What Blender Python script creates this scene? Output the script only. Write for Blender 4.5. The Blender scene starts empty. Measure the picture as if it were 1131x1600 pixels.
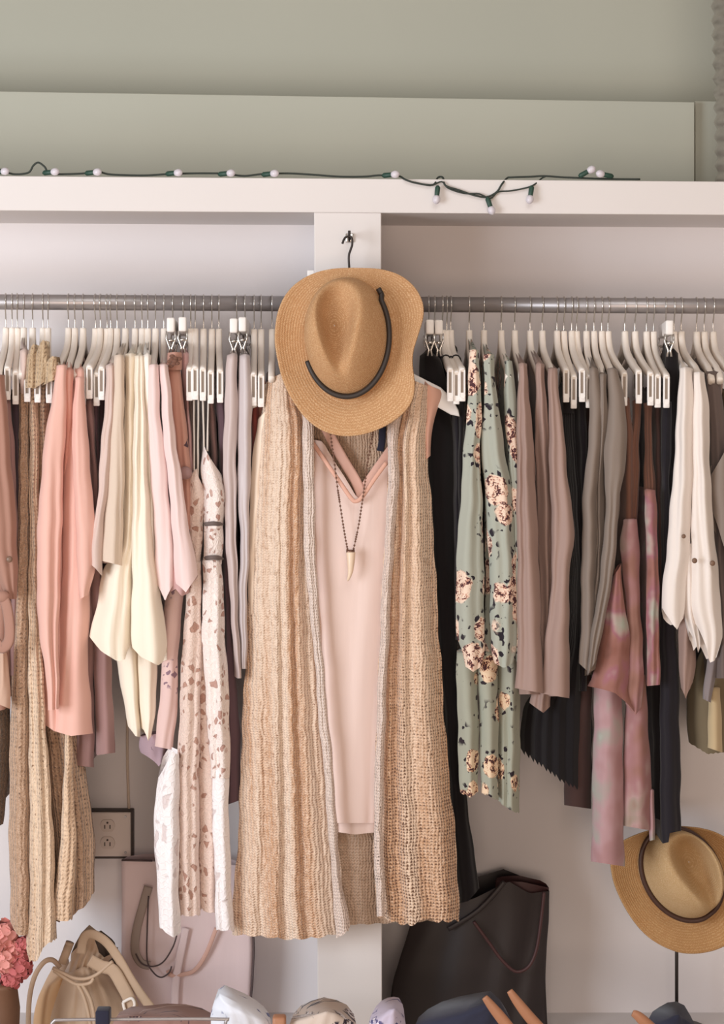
import bpy, bmesh, math, random
from mathutils import Vector, Matrix
PI = math.pi
scene = bpy.context.scene
COL = scene.collection

# ------------------------------------------------------------------ camera model
S, D, ZC, HX, HY = 0.00125, 4.0, 1.5, 565.5, 600.0     # metres per photo pixel on the pillar front, camera distance, camera height

def P(px, py, Y=0.0):
    """world point at depth Y that the photograph shows at (px, py)"""
    k = (D + Y) / D
    return Vector(((px - HX) * S * k, Y, ZC + (HY - py) * S * k))

def interp(tab, x):
    if not isinstance(tab, (list, tuple)):
        return float(tab)
    if x <= tab[0][0]: return float(tab[0][1])
    for (x0, v0), (x1, v1) in zip(tab, tab[1:]):
        if x <= x1:
            t = (x - x0) / max(1e-9, x1 - x0)
            return v0 + (v1 - v0) * t
    return float(tab[-1][1])

def smooth_tab(tab):
    """Catmull-Rom through a table so outlines curve softly"""
    if not isinstance(tab, (list, tuple)) or len(tab) < 3: return tab
    out = []
    n = len(tab)
    for i in range(n - 1):
        p0 = tab[max(0, i - 1)]; p1 = tab[i]; p2 = tab[i + 1]; p3 = tab[min(n - 1, i + 2)]
        m1 = (p2[1] - p0[1]) / max(1e-6, p2[0] - p0[0]); m2 = (p3[1] - p1[1]) / max(1e-6, p3[0] - p1[0])
        h = p2[0] - p1[0]
        for k in range(6):
            t = k / 6
            a = (1 + 2 * t) * (1 - t) ** 2; b = t * (1 - t) ** 2; c = t * t * (3 - 2 * t); d = t * t * (t - 1)
            out.append((p1[0] + h * t, a * p1[1] + b * h * m1 + c * p2[1] + d * h * m2))
    out.append(tuple(tab[-1]))
    return out

# ------------------------------------------------------------------ scene helpers
def tag(o, label=None, cat=None, group=None, kind=None):
    if label: o['label'] = label
    if cat: o['category'] = cat
    if group: o['group'] = group
    if kind: o['kind'] = kind
    return o

def empty(name, loc, label, cat, group=None):
    o = bpy.data.objects.new(name, None)
    COL.objects.link(o); o.location = loc; o.empty_display_size = 0.02
    return tag(o, label, cat, group)

def link(name, bm, mats, parent=None, smooth=True, flip=False):
    bmesh.ops.recalc_face_normals(bm, faces=bm.faces[:])
    me = bpy.data.meshes.new(name); bm.to_mesh(me); bm.free()
    if not isinstance(mats, (list, tuple)): mats = [mats]
    for m in mats: me.materials.append(m)
    if smooth:
        for p in me.polygons: p.use_smooth = True
    o = bpy.data.objects.new(name, me); COL.objects.link(o)
    if parent is not None:
        o.parent = parent
        o.matrix_parent_inverse = Matrix.Translation(parent.location).inverted()
    return o

def add_box(bm, lo, hi, bevel=0.0, mat=0):
    lo, hi = Vector(lo), Vector(hi)
    r = bmesh.ops.create_cube(bm, size=1.0)
    vs = r['verts']
    c = (lo + hi) / 2; s = hi - lo
    for v in vs: v.co = Vector((v.co.x * s.x, v.co.y * s.y, v.co.z * s.z)) + c
    fs = list({f for v in vs for f in v.link_faces})
    for f in fs: f.material_index = mat
    if bevel > 0:
        es = list({e for v in vs for e in v.link_edges})
        bmesh.ops.bevel(bm, geom=es, offset=bevel, segments=2, profile=0.5, affect='EDGES')

def add_tube(bm, pts, rad, n=8, cap=True, closed=False, flat=None, mat=0):
    """tube along points; rad float or list; flat=(ratio, up) makes a strap"""
    pts = [Vector(p) for p in pts]
    m = len(pts)
    rads = rad if isinstance(rad, (list, tuple)) else [rad] * m
    rings = []
    prev = None
    for i, p in enumerate(pts):
        if closed: t = pts[(i + 1) % m] - pts[i - 1]
        else: t = pts[min(m - 1, i + 1)] - pts[max(0, i - 1)]
        if t.length < 1e-9: t = Vector((0, 0, 1))
        t.normalize()
        if flat: ref = Vector(flat[1])
        else: ref = prev if prev is not None else (Vector((0, 1, 0)) if abs(t.y) < .9 else Vector((1, 0, 0)))
        a = ref - t * ref.dot(t)
        if a.length < 1e-6: a = t.orthogonal()
        a.normalize(); b = t.cross(a); prev = a
        ring = []
        for k in range(n):
            an = 2 * PI * k / n
            ca, sa = math.cos(an), math.sin(an)
            if flat:
                ring.append(bm.verts.new(p + a * (ca * rads[i] * flat[0]) + b * (sa * rads[i])))
            else:
                ring.append(bm.verts.new(p + (a * ca + b * sa) * rads[i]))
        rings.append(ring)
    last = m if closed else m - 1
    for i in range(last):
        r0, r1 = rings[i], rings[(i + 1) % m]
        for k in range(n):
            f = bm.faces.new((r0[k], r0[(k + 1) % n], r1[(k + 1) % n], r1[k])); f.material_index = mat
    if cap and not closed:
        f = bm.faces.new(rings[0]); f.material_index = mat
        f = bm.faces.new(list(reversed(rings[-1]))); f.material_index = mat

def spline(pts, per=6):
    pts = [Vector(p) for p in pts]
    out = []
    n = len(pts)
    for i in range(n - 1):
        p0 = pts[max(0, i - 1)]; p1 = pts[i]; p2 = pts[i + 1]; p3 = pts[min(n - 1, i + 2)]
        for k in range(per):
            t = k / per
            out.append(0.5 * ((2 * p1) + (p2 - p0) * t + (2 * p0 - 5 * p1 + 4 * p2 - p3) * t * t + (3 * p1 - p0 - 3 * p2 + p3) * t ** 3))
    out.append(pts[-1])
    return out

def add_sphere(bm, c, r, sc=(1, 1, 1), u=12, v=8, mat=0):
    res = bmesh.ops.create_uvsphere(bm, u_segments=u, v_segments=v, radius=1.0)
    for w in res['verts']:
        w.co = Vector((w.co.x * r * sc[0], w.co.y * r * sc[1], w.co.z * r * sc[2])) + Vector(c)
    for f in {f for w in res['verts'] for f in w.link_faces}: f.material_index = mat

def add_prism(bm, outline, y0, y1, bevel=0.0, mat=0):
    """outline: list of world (x, z); extruded between depths y0 (front) and y1 (back)"""
    a = [bm.verts.new((x, y0, z)) for x, z in outline]
    b = [bm.verts.new((x, y1, z)) for x, z in outline]
    n = len(a)
    f = [bm.faces.new(a), bm.faces.new(list(reversed(b)))]
    for i in range(n):
        f.append(bm.faces.new((a[i], b[i], b[(i + 1) % n], a[(i + 1) % n])))
    for q in f: q.material_index = mat
    if bevel > 0:
        es = [e for e in f[0].edges]
        bmesh.ops.bevel(bm, geom=es, offset=bevel, segments=3, profile=0.5, affect='EDGES')

# ------------------------------------------------------------------ materials
def lin(c):
    return tuple(((x / 255) / 12.92 if x / 255 <= 0.04045 else ((x / 255 + 0.055) / 1.055) ** 2.4) for x in c) + (1.0,)

class N:
    """small node-graph writer"""
    def __init__(self, name):
        self.m = bpy.data.materials.new(name); self.m.use_nodes = True
        self.t = self.m.node_tree; self.t.nodes.clear()
        self.out = self.t.nodes.new('ShaderNodeOutputMaterial')
        self.b = self.t.nodes.new('ShaderNodeBsdfPrincipled')
        self.t.links.new(self.b.outputs[0], self.out.inputs[0])
    def put(self, sock, v):
        if hasattr(v, 'is_output'): self.t.links.new(v, sock)
        elif v is not None: sock.default_value = v
    def math(self, op, a, b=None, c=None, clamp=False):
        n = self.t.nodes.new('ShaderNodeMath'); n.operation = op; n.use_clamp = clamp
        for i, v in enumerate((a, b, c)): self.put(n.inputs[i], v)
        return n.outputs[0]
    def uv(self):
        n = self.t.nodes.new('ShaderNodeTexCoord'); return n.outputs['UV']
    def obj(self):
        n = self.t.nodes.new('ShaderNodeTexCoord'); return n.outputs['Object']
    def sep(self, v):
        n = self.t.nodes.new('ShaderNodeSeparateXYZ'); self.put(n.inputs[0], v); return n.outputs
    def comb(self, x, y, z=0.0):
        n = self.t.nodes.new('ShaderNodeCombineXYZ')
        for i, v in enumerate((x, y, z)): self.put(n.inputs[i], v)
        return n.outputs[0]
    def scale(self, v, s, off=(0, 0, 0)):
        n = self.t.nodes.new('ShaderNodeMapping'); self.put(n.inputs[0], v)
        n.inputs['Scale'].default_value = s; n.inputs['Location'].default_value = off
        return n.outputs[0]
    def noise(self, v, s, detail=2.0, rough=0.5, col=False):
        n = self.t.nodes.new('ShaderNodeTexNoise'); self.put(n.inputs['Vector'], v)
        n.inputs['Scale'].default_value = s; n.inputs['Detail'].default_value = detail; n.inputs['Roughness'].default_value = rough
        return n.outputs['Color' if col else 'Fac']
    def voro(self, v, s, feature='F1', rnd=1.0):
        n = self.t.nodes.new('ShaderNodeTexVoronoi'); n.feature = feature; self.put(n.inputs['Vector'], v)
        n.inputs['Scale'].default_value = s
        n.inputs['Randomness'].default_value = rnd
        return n.outputs
    def ramp(self, f, stops, interp='LINEAR'):
        n = self.t.nodes.new('ShaderNodeValToRGB'); self.put(n.inputs[0], f)
        cr = n.color_ramp; cr.interpolation = interp
        while len(cr.elements) < len(stops): cr.elements.new(0.5)
        for e, (p, c) in zip(cr.elements, stops):
            e.position = p; e.color = lin(c) if len(c) == 3 else c
        return n.outputs[0]
    def mix(self, f, a, b):
        n = self.t.nodes.new('ShaderNodeMix'); n.data_type = 'RGBA'
        self.put(n.inputs[0], f); self.put(n.inputs[6], a); self.put(n.inputs[7], b)
        return n.outputs[2]
    def bump(self, h, strength=0.3, dist=0.002):
        n = self.t.nodes.new('ShaderNodeBump'); self.put(n.inputs['Height'], h)
        n.inputs['Strength'].default_value = strength; n.inputs['Distance'].default_value = dist
        self.t.links.new(n.outputs[0], self.b.inputs['Normal'])
    def set(self, **k):
        names = {'color': 'Base Color', 'rough': 'Roughness', 'metal': 'Metallic', 'sheen': 'Sheen Weight', 'alpha': 'Alpha',
                 'trans': 'Transmission Weight', 'spec': 'Specular IOR Level', 'sss': 'Subsurface Weight'}
        for a, v in k.items(): self.put(self.b.inputs[names[a]], v)
        return self

def smoothstep(n, x, lo, hi):
    r = n.t.nodes.new('ShaderNodeMapRange'); r.interpolation_type = 'SMOOTHSTEP'
    n.put(r.inputs[0], x); r.inputs[1].default_value = lo; r.inputs[2].default_value = hi
    return r.outputs[0]

def cloth(name, c, var=0.06, rough=0.9, weave=900, bump=0.15, sheen=0.15):
    n = N(name)
    uv = n.uv()
    c0 = lin(c)
    dk = tuple(max(0, x * (1 - var * 2.2)) for x in c0[:3]) + (1,)
    f = n.noise(n.scale(uv, (30, 6, 1)), 1.0, 3)
    fine = n.noise(uv, weave, 1)
    n.set(color=n.mix(f, dk, c0), rough=rough, sheen=sheen, spec=0.2)
    n.bump(fine, bump, 0.001)
    return n.m

def plain(name, c, rough=0.5, metal=0.0, spec=0.5, noise=0.0, scale=60):
    n = N(name)
    col = lin(c)
    if noise:
        f = n.noise(n.obj(), scale, 3)
        col = n.mix(f, tuple(x * (1 - noise) for x in col[:3]) + (1,), col)
        n.bump(f, 0.08, 0.002)
    n.set(color=col, rough=rough, metal=metal, spec=spec)
    return n.m

def satin(name, c, rough=0.45, var=0.08):
    n = N(name); uv = n.uv(); c0 = lin(c)
    f = n.noise(n.scale(uv, (18, 3, 1)), 1.0, 2)
    n.set(color=n.mix(f, tuple(x * (1 - var * 2) for x in c0[:3]) + (1,), c0), rough=rough, sheen=0.1, spec=0.35)
    n.bump(n.noise(n.scale(uv, (40, 5, 1)), 1.0, 3), 0.25, 0.004)
    return n.m

def knit(name, light, dark, rib=0.009, row=0.007, hole=0.5, low=0.0, high=0.0, lowz=1.0, highz=1.0, hcol=None, streak=14):
    """open-work knit in metres of UV: ribs along u, stitches along v, real holes through the alpha"""
    n = N(name); uv = n.uv(); s = n.sep(uv); u, v = s[0], s[1]
    wob = n.math('MULTIPLY', n.math('SUBTRACT', n.noise(n.scale(uv, (30, 24, 1)), 1.0, 3, 0.6), 0.5), 0.016)
    uu = n.math('ADD', u, wob)
    ribw = n.math('SINE', n.math('MULTIPLY', uu, 2 * PI / rib))
    roww = n.math('SINE', n.math('ADD', n.math('MULTIPLY', n.math('ADD', v, n.math('MULTIPLY', wob, 0.6)), 2 * PI / row), n.math('MULTIPLY', ribw, 1.4)))
    fuzz = n.noise(uv, 420, 3, 0.7)
    stripe = n.noise(n.scale(uv, (streak, 0.6, 1)), 1.0, 2)
    stripe = smoothstep(n, stripe, 0.38, 0.62)
    col = n.mix(stripe, lin(dark), lin(light))
    speck = n.noise(n.scale(uv, (160, 60, 1)), 1.0, 4, 0.75)
    col = n.mix(n.math('MULTIPLY', smoothstep(n, speck, 0.47, 0.36), 0.55), col, lin(tuple(int(x * .86) for x in dark)))
    col = n.mix(n.math('MULTIPLY', smoothstep(n, n.math('ADD', n.math('MULTIPLY', fuzz, 0.6), n.math('MULTIPLY', speck, 0.4)), 0.46, 0.60), 0.7), col, lin(tuple(min(255, x + 16) for x in light)))
    # lace holes: between ribs and between rows, more of them where the mask says
    mask = n.noise(n.scale(uv, (17, 2.2, 1)), 1.0, 2)
    hh = n.math('ADD', n.math('MULTIPLY', ribw, -0.5), n.math('MULTIPLY', roww, -0.5))
    hh = n.math('ADD', hh, n.math('MULTIPLY', n.math('SUBTRACT', fuzz, 0.5), 2.2))
    hh = n.math('ADD', hh, n.math('MULTIPLY', n.math('SUBTRACT', n.noise(uv, 90, 2), 0.5), 2.4))
    grow = n.math('MULTIPLY', smoothstep(n, v, lowz, highz), low) if low else 0.0
    lim = n.math('SUBTRACT', 1.35 - hole, n.math('ADD', n.math('MULTIPLY', n.math('SUBTRACT', mask, 0.5), 1.5), grow))
    hmask = smoothstep(n, n.math('SUBTRACT', hh, lim), -0.12, 0.12)
    dcol = lin(hcol) if hcol else None
    h = n.math('ADD', n.math('MULTIPLY', ribw, 0.6), n.math('ADD', n.math('MULTIPLY', roww, 0.35), n.math('MULTIPLY', fuzz, 0.8)))
    if dcol:
        col = n.mix(hmask, col, dcol)
    else:
        n.set(alpha=n.math('SUBTRACT', 1.0, hmask))
    n.set(color=col, rough=0.95, sheen=0.25, spec=0.1)
    n.bump(n.math('SUBTRACT', h, n.math('MULTIPLY', hmask, 1.2)), 0.7, 0.0035)
    return n.m

def lace(name, base, patch, scale=42, amount=0.5, fine=130):
    n = N(name); uv = n.uv()
    w = n.scale(uv, (1, 1, 1))
    jit = n.noise(uv, 60, 2, col=True)
    mixv = n.t.nodes.new('ShaderNodeVectorMath'); mixv.operation = 'MULTIPLY_ADD'
    n.put(mixv.inputs[0], jit); mixv.inputs[1].default_value = (0.012, 0.012, 0); n.put(mixv.inputs[2], w)
    e = n.voro(mixv.outputs[0], scale, 'DISTANCE_TO_EDGE')['Distance']
    cellc = n.voro(mixv.outputs[0], scale, 'F1')['Color']
    sel = n.sep(cellc)[0]
    inside = smoothstep(n, e, 0.12, 0.2)
    pick = smoothstep(n, sel, 1 - amount - 0.02, 1 - amount + 0.02)
    hole = n.math('MULTIPLY', inside, pick)
    e2 = n.voro(uv, fine, 'DISTANCE_TO_EDGE')['Distance']
    thread = smoothstep(n, e2, 0.02, 0.16)
    col = n.mix(n.math('MULTIPLY', thread, 0.28), lin(base), lin(tuple(int(b * 0.55 + p * 0.45) for b, p in zip(base, patch))))
    col = n.mix(hole, col, lin(patch))
    n.set(color=col, rough=0.9, sheen=0.2, spec=0.15)
    n.bump(n.math('SUBTRACT', n.math('SUBTRACT', 1.0, n.math('MULTIPLY', thread, 0.4)), hole), 0.6, 0.003)
    return n.m

def floral(name, base, petal, petal2, deep, leaf, scale=15.0, size=0.30, shift=(0, 0, 0)):
    n = N(name); uv = n.scale(n.uv(), (1, 1, 1), shift)
    jit = n.noise(uv, 45, 2, col=True)
    mv = n.t.nodes.new('ShaderNodeVectorMath'); mv.operation = 'MULTIPLY_ADD'
    n.put(mv.inputs[0], jit); mv.inputs[1].default_value = (0.02, 0.02, 0); n.put(mv.inputs[2], uv)
    d = n.voro(mv.outputs[0], scale, 'F1', 0.75)['Distance']
    swirl = n.noise(uv, 120, 2, 0.6)
    ring = n.math('SINE', n.math('ADD', n.math('MULTIPLY', d, 34.0), n.math('MULTIPLY', swirl, 22.0)))
    blot = n.math('ADD', n.math('MULTIPLY', ring, 0.10), n.noise(uv, 62, 2, 0.5))
    rose = n.ramp(blot, [(0.30, deep), (0.395, deep), (0.44, petal2), (0.52, petal), (0.8, petal)])
    flower = smoothstep(n, d, size + 0.02, size - 0.02)
    ln = n.noise(uv, 62, 1.5)
    near = n.math('MULTIPLY', smoothstep(n, d, size + 0.22, size + 0.12), smoothstep(n, ln, 0.58, 0.60))
    stray = smoothstep(n, n.noise(n.scale(uv, (1, 1, 1), (3.3, 1.7, 0)), 50, 1.5), 0.735, 0.75)
    leaves = n.math('MAXIMUM', near, stray)
    col = n.mix(leaves, lin(base), lin(leaf))
    col = n.mix(flower, col, rose)
    n.set(color=col, rough=0.85, sheen=0.1, spec=0.2)
    n.bump(n.noise(uv, 700, 1), 0.1, 0.001)
    return n.m

def tiedye(name, stops, sc=11.0, off=0.0):
    n = N(name); uv = n.uv()
    f = n.noise(n.scale(uv, (sc, sc * 0.75, 1), (off, off * 1.7, 0)), 1.0, 2.5, 0.55)
    n.set(color=n.ramp(f, stops), rough=0.8, sheen=0.1, spec=0.2)
    n.bump(n.noise(n.scale(uv, (60, 8, 1)), 1.0, 3), 0.2, 0.003)
    return n.m

def straw(name, c, c2, speck):
    n = N(name); uv = n.uv(); s = n.sep(uv)
    a = n.math('SINE', n.math('MULTIPLY', s[0], 2 * PI / 0.0042))
    b = n.math('SINE', n.math('ADD', n.math('MULTIPLY', s[1], 2 * PI / 0.0048), n.math('MULTIPLY', a, 1.2)))
    w = n.math('MULTIPLY', a, b)
    big = n.noise(n.obj(), 26, 4)
    fine = n.noise(n.obj(), 480, 2, 0.7)
    col = n.mix(big, lin(c2), lin(c))
    col = n.mix(smoothstep(n, n.math('ADD', n.math('MULTIPLY', w, 0.16), fine), 0.48, 0.70), col, lin(speck))
    n.set(color=col, rough=0.75, spec=0.25)
    n.bump(n.math('ADD', n.math('MULTIPLY', w, 0.5), fine), 0.55, 0.0015)
    return n.m

def paint(name, c, rough=0.55, mottled=0.03):
    n = N(name); o = n.obj(); c0 = lin(c)
    f = n.noise(o, 3.0, 3)
    n.set(color=n.mix(f, tuple(x * (1 - 2 * mottled) for x in c0[:3]) + (1,), c0), rough=rough, spec=0.3)
    n.bump(n.noise(o, 220, 2), 0.05, 0.002)
    return n.m

# ------------------------------------------------------------------ cloth builder
def drape(name, mat, rows, top, bot, yf=-0.12, parent=None, line=None, depth=0.30, folds=24, amp=0.009, seed=0,
          hem=0.0, hemk=10, zig=False, dl=None, tback=0.003, rise=0.03, jit=0.8, pleat=False, nu=None, taper=0.0, ypow=2.2, cap=False):
    """a hanging piece of cloth. rows: (py, left px, right px) of its outline on the photo's scale at depth yf.
    top / bot: py across the width (table over s in -1..1). line: (x of the hanger hook, its direction) so that the cloth runs
    back along its hanger; None: a flat piece `depth` thick."""
    rnd = random.Random(seed * 7 + 13)
    L = smooth_tab([(r[0], r[1]) for r in rows]); R = smooth_tab([(r[0], r[2]) for r in rows])
    wpx = sum(r[2] - r[1] for r in rows) / len(rows)
    nf = max(1.0, wpx / folds)
    if nu is None: nu = int(max(14, min(96, nf * 9)))
    tmin = min(interp(top, s) for s in (-1, -.5, 0, .5, 1)); bmax = max(interp(bot, s) for s in (-1, -.5, 0, .5, 1))
    nv = int(max(10, min(110, (bmax - tmin) / 7)))
    ph = [rnd.uniform(0, 2 * PI) for _ in range(6)]
    drift = rnd.uniform(-0.25, 0.25)
    bm = bmesh.new()
    uvl = bm.loops.layers.uv.new('UVMap')
    uvmap = {}
    grid = []
    for j in range(nv + 1):
        v = j / nv
        ring = []
        arc = []
        for i in range(nu + 1):
            a = -PI / 2 + PI * i / nu
            s = math.sin(a) * 0.55 + (2 * i / nu - 1) * 0.45
            pt, pb = interp(top, s), interp(bot, s)
            if hem:
                if zig: pb += hem * ((s * hemk * 0.5) % 1.0 - 0.5) * 2
                else: pb += hem * (abs(math.sin(s * hemk * PI / 2 + ph[4])) - 0.5)
            py = pt + (pb - pt) * v
            l, r = interp(L, py), interp(R, py)
            l += jit * math.sin(py * 0.045 + ph[0]) + jit * .6 * math.sin(py * 0.11 + ph[1])
            r += jit * math.sin(py * 0.05 + ph[2]) + jit * .6 * math.sin(py * 0.1 + ph[3])
            px = l + (r - l) * (s + 1) / 2
            hw = (r - l) / 2 * S
            lob = dl if dl is not None else max(0.010, min(0.05, hw * 0.9))
            y = interp(yf, py) + lob * abs(s) ** ypow
            sw = s + 0.14 * math.sin(2.2 * s + ph[0])
            th = PI * nf * sw / 2 + ph[1] + drift * 2.2 * v + 0.35 * math.sin(4 * v + ph[5]) + 0.5 * math.sin(2.5 * s + 3 * v + ph[3])
            ramp_ = min(1.0, 0.25 + v * 2.2)
            if pleat:
                t_ = (th / PI) % 1.0
                f = abs(t_ * 2 - 1) - 0.5
            else:
                f = (abs(math.cos(th)) ** 1.15 - 0.55) * (0.75 + 0.45 * math.sin(3.1 * s + ph[4] + 2.5 * v)) + 0.22 * math.cos(th * 1.9 + ph[2] + 1.5 * v)
            edge = 1 - 0.6 * abs(s) ** 4
            y -= amp * f * ramp_ * edge
            ring.append(P(px, py, y))
            arc.append((s, py))
        # cloth running back
        yl = ring[-1].y
        z0, z1 = ring[0].z, ring[-1].z
        back = []
        if line is None:
            k = 3
            cx = (ring[0].x + ring[-1].x) / 2; hw_ = (ring[-1].x - ring[0].x) / 2
            for q in range(1, 8):
                t = q / 8
                back.append(Vector((cx + hw_ * math.cos(PI * t), max(ring[0].y, ring[-1].y) + depth * math.sin(PI * t) ** 0.7, ring[int(round((1 - t) * nu))].z)))
        else:
            hx, dx = line          # hook x, dx per metre of -Y
            ys = [0.07, 0.18, 0.55, 1.0]
            yb = yl + depth
            def xb(y): return hx + dx * (0.10 - y)
            up = rise * (1 - min(1.0, v * 6))
            for t in ys:
                y = yl + depth * t
                w = (1 - min(1, t / 0.18)) ** 1.5
                x = xb(y) + tback + (ring[-1].x - xb(y) - tback) * w
                back.append(Vector((x, y, z1 + up * math.sin(PI * t))))
            for t in reversed(ys):
                y = yl + depth * t
                w = (1 - min(1, t / 0.18)) ** 1.5
                x = xb(y) - tback + (ring[0].x - xb(y) + tback) * w
                back.append(Vector((x, y, z0 + up * math.sin(PI * t))))
        full = ring + back
        vs = [bm.verts.new(p) for p in full]
        # arc length from the middle of the front
        acc = [0.0]
        for q in range(1, len(full)): acc.append(acc[-1] + (full[q] - full[q - 1]).length)
        mid = acc[nu // 2]
        for q, w in enumerate(vs): uvmap[w] = (acc[q] - mid + seed * 0.37, full[q].z)
        grid.append((vs, acc[-1] + (full[0] - full[-1]).length - mid + seed * 0.37))
    m = len(grid[0][0])
    for j in range(nv):
        a, ea = grid[j]; b, eb = grid[j + 1]
        for q in range(m):
            q2 = (q + 1) % m
            f = bm.faces.new((a[q], b[q], b[q2], a[q2]))
            for lp in f.loops:
                u, w = uvmap[lp.vert]
                if q2 == 0 and lp.vert in (a[0], b[0]): u = ea if lp.vert is a[0] else eb
                lp[uvl].uv = (u, w)
    # closed shoulders
    closed_top = cap or line is not None or not isinstance(top, (list, tuple))
    top_ring = grid[0][0]
    c = bm.verts.new(sum((w.co for w in top_ring), Vector()) / m + Vector((0, 0, 0.002)))
    uvmap[c] = (seed * 0.37, c.co.z)
    for q in range(m if closed_top else 0):
        f = bm.faces.new((top_ring[q], top_ring[(q + 1) % m], c))
        for lp in f.loops: lp[uvl].uv = uvmap[lp.vert]
    if not closed_top: bm.verts.remove(c)
    return link(name, bm, mat, parent)

# ------------------------------------------------------------------ palette
M = {}
M['white_paint'] = paint('white_paint', (226, 220, 218))
M['wall_paint'] = paint('niche_paint', (232, 226, 226), mottled=0.02)
M['green_paint'] = paint('sage_paint', (180, 181, 168), mottled=0.025)
M['floor'] = plain('floor_boards', (205, 192, 176), 0.6, noise=0.1, scale=8)
M['room_paint'] = paint('room_paint', (225, 218, 210))
M['steel'] = plain('rod_steel', (172, 166, 166), 0.4, 0.7)
M['chrome'] = plain('hanger_chrome', (215, 212, 208), 0.25, 1.0)
M['dark_metal'] = plain('dark_metal', (60, 54, 52), 0.45, 0.7)
M['ivory'] = plain('ivory_plastic', (246, 236, 226), 0.5, spec=0.4)
M['hanger_white'] = plain('white_lacquer', (243, 238, 234), 0.4)
M['groove'] = plain('shadow_groove', (150, 136, 124), 0.7)
M['black_cord'] = plain('black_cord', (30, 27, 26), 0.7)
M['bulb_glass'] = plain('bulb_glass', (214, 208, 216), 0.25)
M['socket_green'] = plain('socket_green', (38, 70, 58), 0.5)
M['wire_green'] = plain('wire_green', (44, 52, 46), 0.6)

# ------------------------------------------------------------------ the setting
def slab(name, lo, hi, mat, label, bevel=0.0, kind='structure', cat=None):
    bm = bmesh.new(); add_box(bm, lo, hi, bevel)
    return tag(link(name, bm, mat, smooth=False), label, cat, None, kind)

YB = 0.32                                      # niche back wall
zs = 0.174                                     # niche floor
def prism_px(name, quad, y0, y1, mat, label, bevel=0.0, yref=None):
    bm = bmesh.new()
    pts = [P(x, y, y0 if yref is None else yref) for x, y in quad]
    add_prism(bm, [(p.x, p.z) for p in pts], y0, y1, bevel)
    return tag(link(name, bm, mat, smooth=False), label, None, None, 'structure')

slab('floor', (-4, -5.5, -0.04), (4, 1.0, 0.0), M['floor'], 'wooden floor of the shop below the clothes niche')
slab('wall_back', (-1.25, YB, 0.0), (1.25, YB + 0.05, 1.86), M['wall_paint'], 'pale painted back wall of the open clothes niche')
prism_px('trim_1', [(-300, 272.5), (1450, 286), (1450, 337.8), (-300, 327.2)], 0.0, YB + 0.05, M['white_paint'], 'white painted header beam across the top of the niche', 0.002)
prism_px('trim_2', [(490.5, 300), (595.5, 300), (597, 1800), (497, 1800)], 0.004, YB, M['white_paint'], 'white painted pillar dividing the niche in the middle', 0.002)
slab('trim_3', (-1.25, -0.02, zs - 0.04), (1.25, YB, zs), M['white_paint'], 'white shelf board at the bottom of the niche')
slab('trim_4', (-1.30, -0.0, 0.0), (-1.25, YB + .05, 1.9), M['white_paint'], 'white end panel closing the niche on one side')
slab('trim_5', (1.25, -0.0, 0.0), (1.30, YB + .05, 1.9), M['white_paint'], 'white end panel closing the niche on the other side')
slab('wall_rear', (-4, 0.62, 0.0), (4, 0.7, 3.2), M['green_paint'], 'sage green painted wall high above the niche')
# boxed sage green ledge above the header, its far end stops short of a narrow post
prism_px('wall_ledge', [(-400, 136.5), (1085, 159.5), (1085, 300), (-400, 300)], 0.37, 0.61, M['green_paint'], 'sage green boxed ledge running above the white header', 0.0015, yref=0.37)
prism_px('wall_post', [(1086, 158), (1300, 160), (1300, 300), (1086, 300)], 0.395, 0.612, M['green_paint'], 'narrow sage green return at the end of the ledge', 0.001, yref=0.395)

# ------------------------------------------------------------------ rods
RY = 0.10
def rod_z(px): return P(px, 473 + (px - 200) * 0.0058, RY).z
def rod(px0, px1, label):
    a, b = P(px0, 0, RY), P(px1, 0, RY)
    pa, pb = Vector((a.x, RY, rod_z(px0))), Vector((b.x, RY, rod_z(px1)))
    e = empty('clothes_rod', (pa + pb) / 2, label, 'clothes rod', 'grey steel clothes rods')
    bm = bmesh.new(); add_tube(bm, [pa, pb], 0.0155, 24)
    link('pipe', bm, M['steel'], e)
    return e, pa, pb
pil_l = P(490.5, 0, 0).x; pil_r = P(595.5, 0, 0).x
def px_at(x, y): return x / (S * (D + y) / D) + HX
eL, _, pb = rod(-420, px_at(pil_l, RY) + 0.3, 'grey steel clothes rod with the pale blush garments')
eR, pa, _ = rod(px_at(pil_r, RY) - 0.3, 1500, 'grey steel clothes rod with the dark and floral garments')
for e, p, s in ((eL, pb, -1), (eR, pa, 1)):
    bm = bmesh.new(); add_tube(bm, [p, p + Vector((s * 0.008, 0, 0))], 0.030, 24)
    link('flange', bm, M['steel'], e)
p = P(484, 432, 0.06)
bm = bmesh.new(); add_box(bm, (pil_l - 0.014, 0.03, p.z - 0.011), (pil_l, 0.07, p.z + 0.011), 0.002)
tag(link('wall_bracket', bm, M['hanger_white'], None, False), 'small white bracket on the pillar side beside the straw hat', 'bracket')

# ------------------------------------------------------------------ hangers
NECK = -0.053
def hook_bm():
    bm = bmesh.new()
    pts = []
    for k in range(0, 17):
        a = -0.25 * PI + k / 16 * 1.27 * PI          # over the rod, ends hanging at the back
        pts.append((0, 0.0172 * math.cos(PI - a), 0.0172 * math.sin(a) ))
    pts = [(0, 0.0172 * math.cos(t), 0.0172 * math.sin(t)) for t in [PI * (-0.05 + 1.15 * k / 16) for k in range(17)]]
    pts += [(0, -0.012, -0.014), (0, -0.004, -0.026), (0, 0, -0.036), (0, 0, NECK - 0.01)]
    add_tube(bm, spline(pts, 2), 0.0014, 6)
    return bm

def arm_path(side, end):
    p = [(0, 0.0, NECK), (0, 0.006 * side, NECK - 0.02), (0, 0.03 * side, NECK - 0.042), (0, 0.085 * side, NECK - 0.060),
         (0, 0.145 * side, NECK - 0.074)]
    p += end
    return spline(p, 5)

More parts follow.
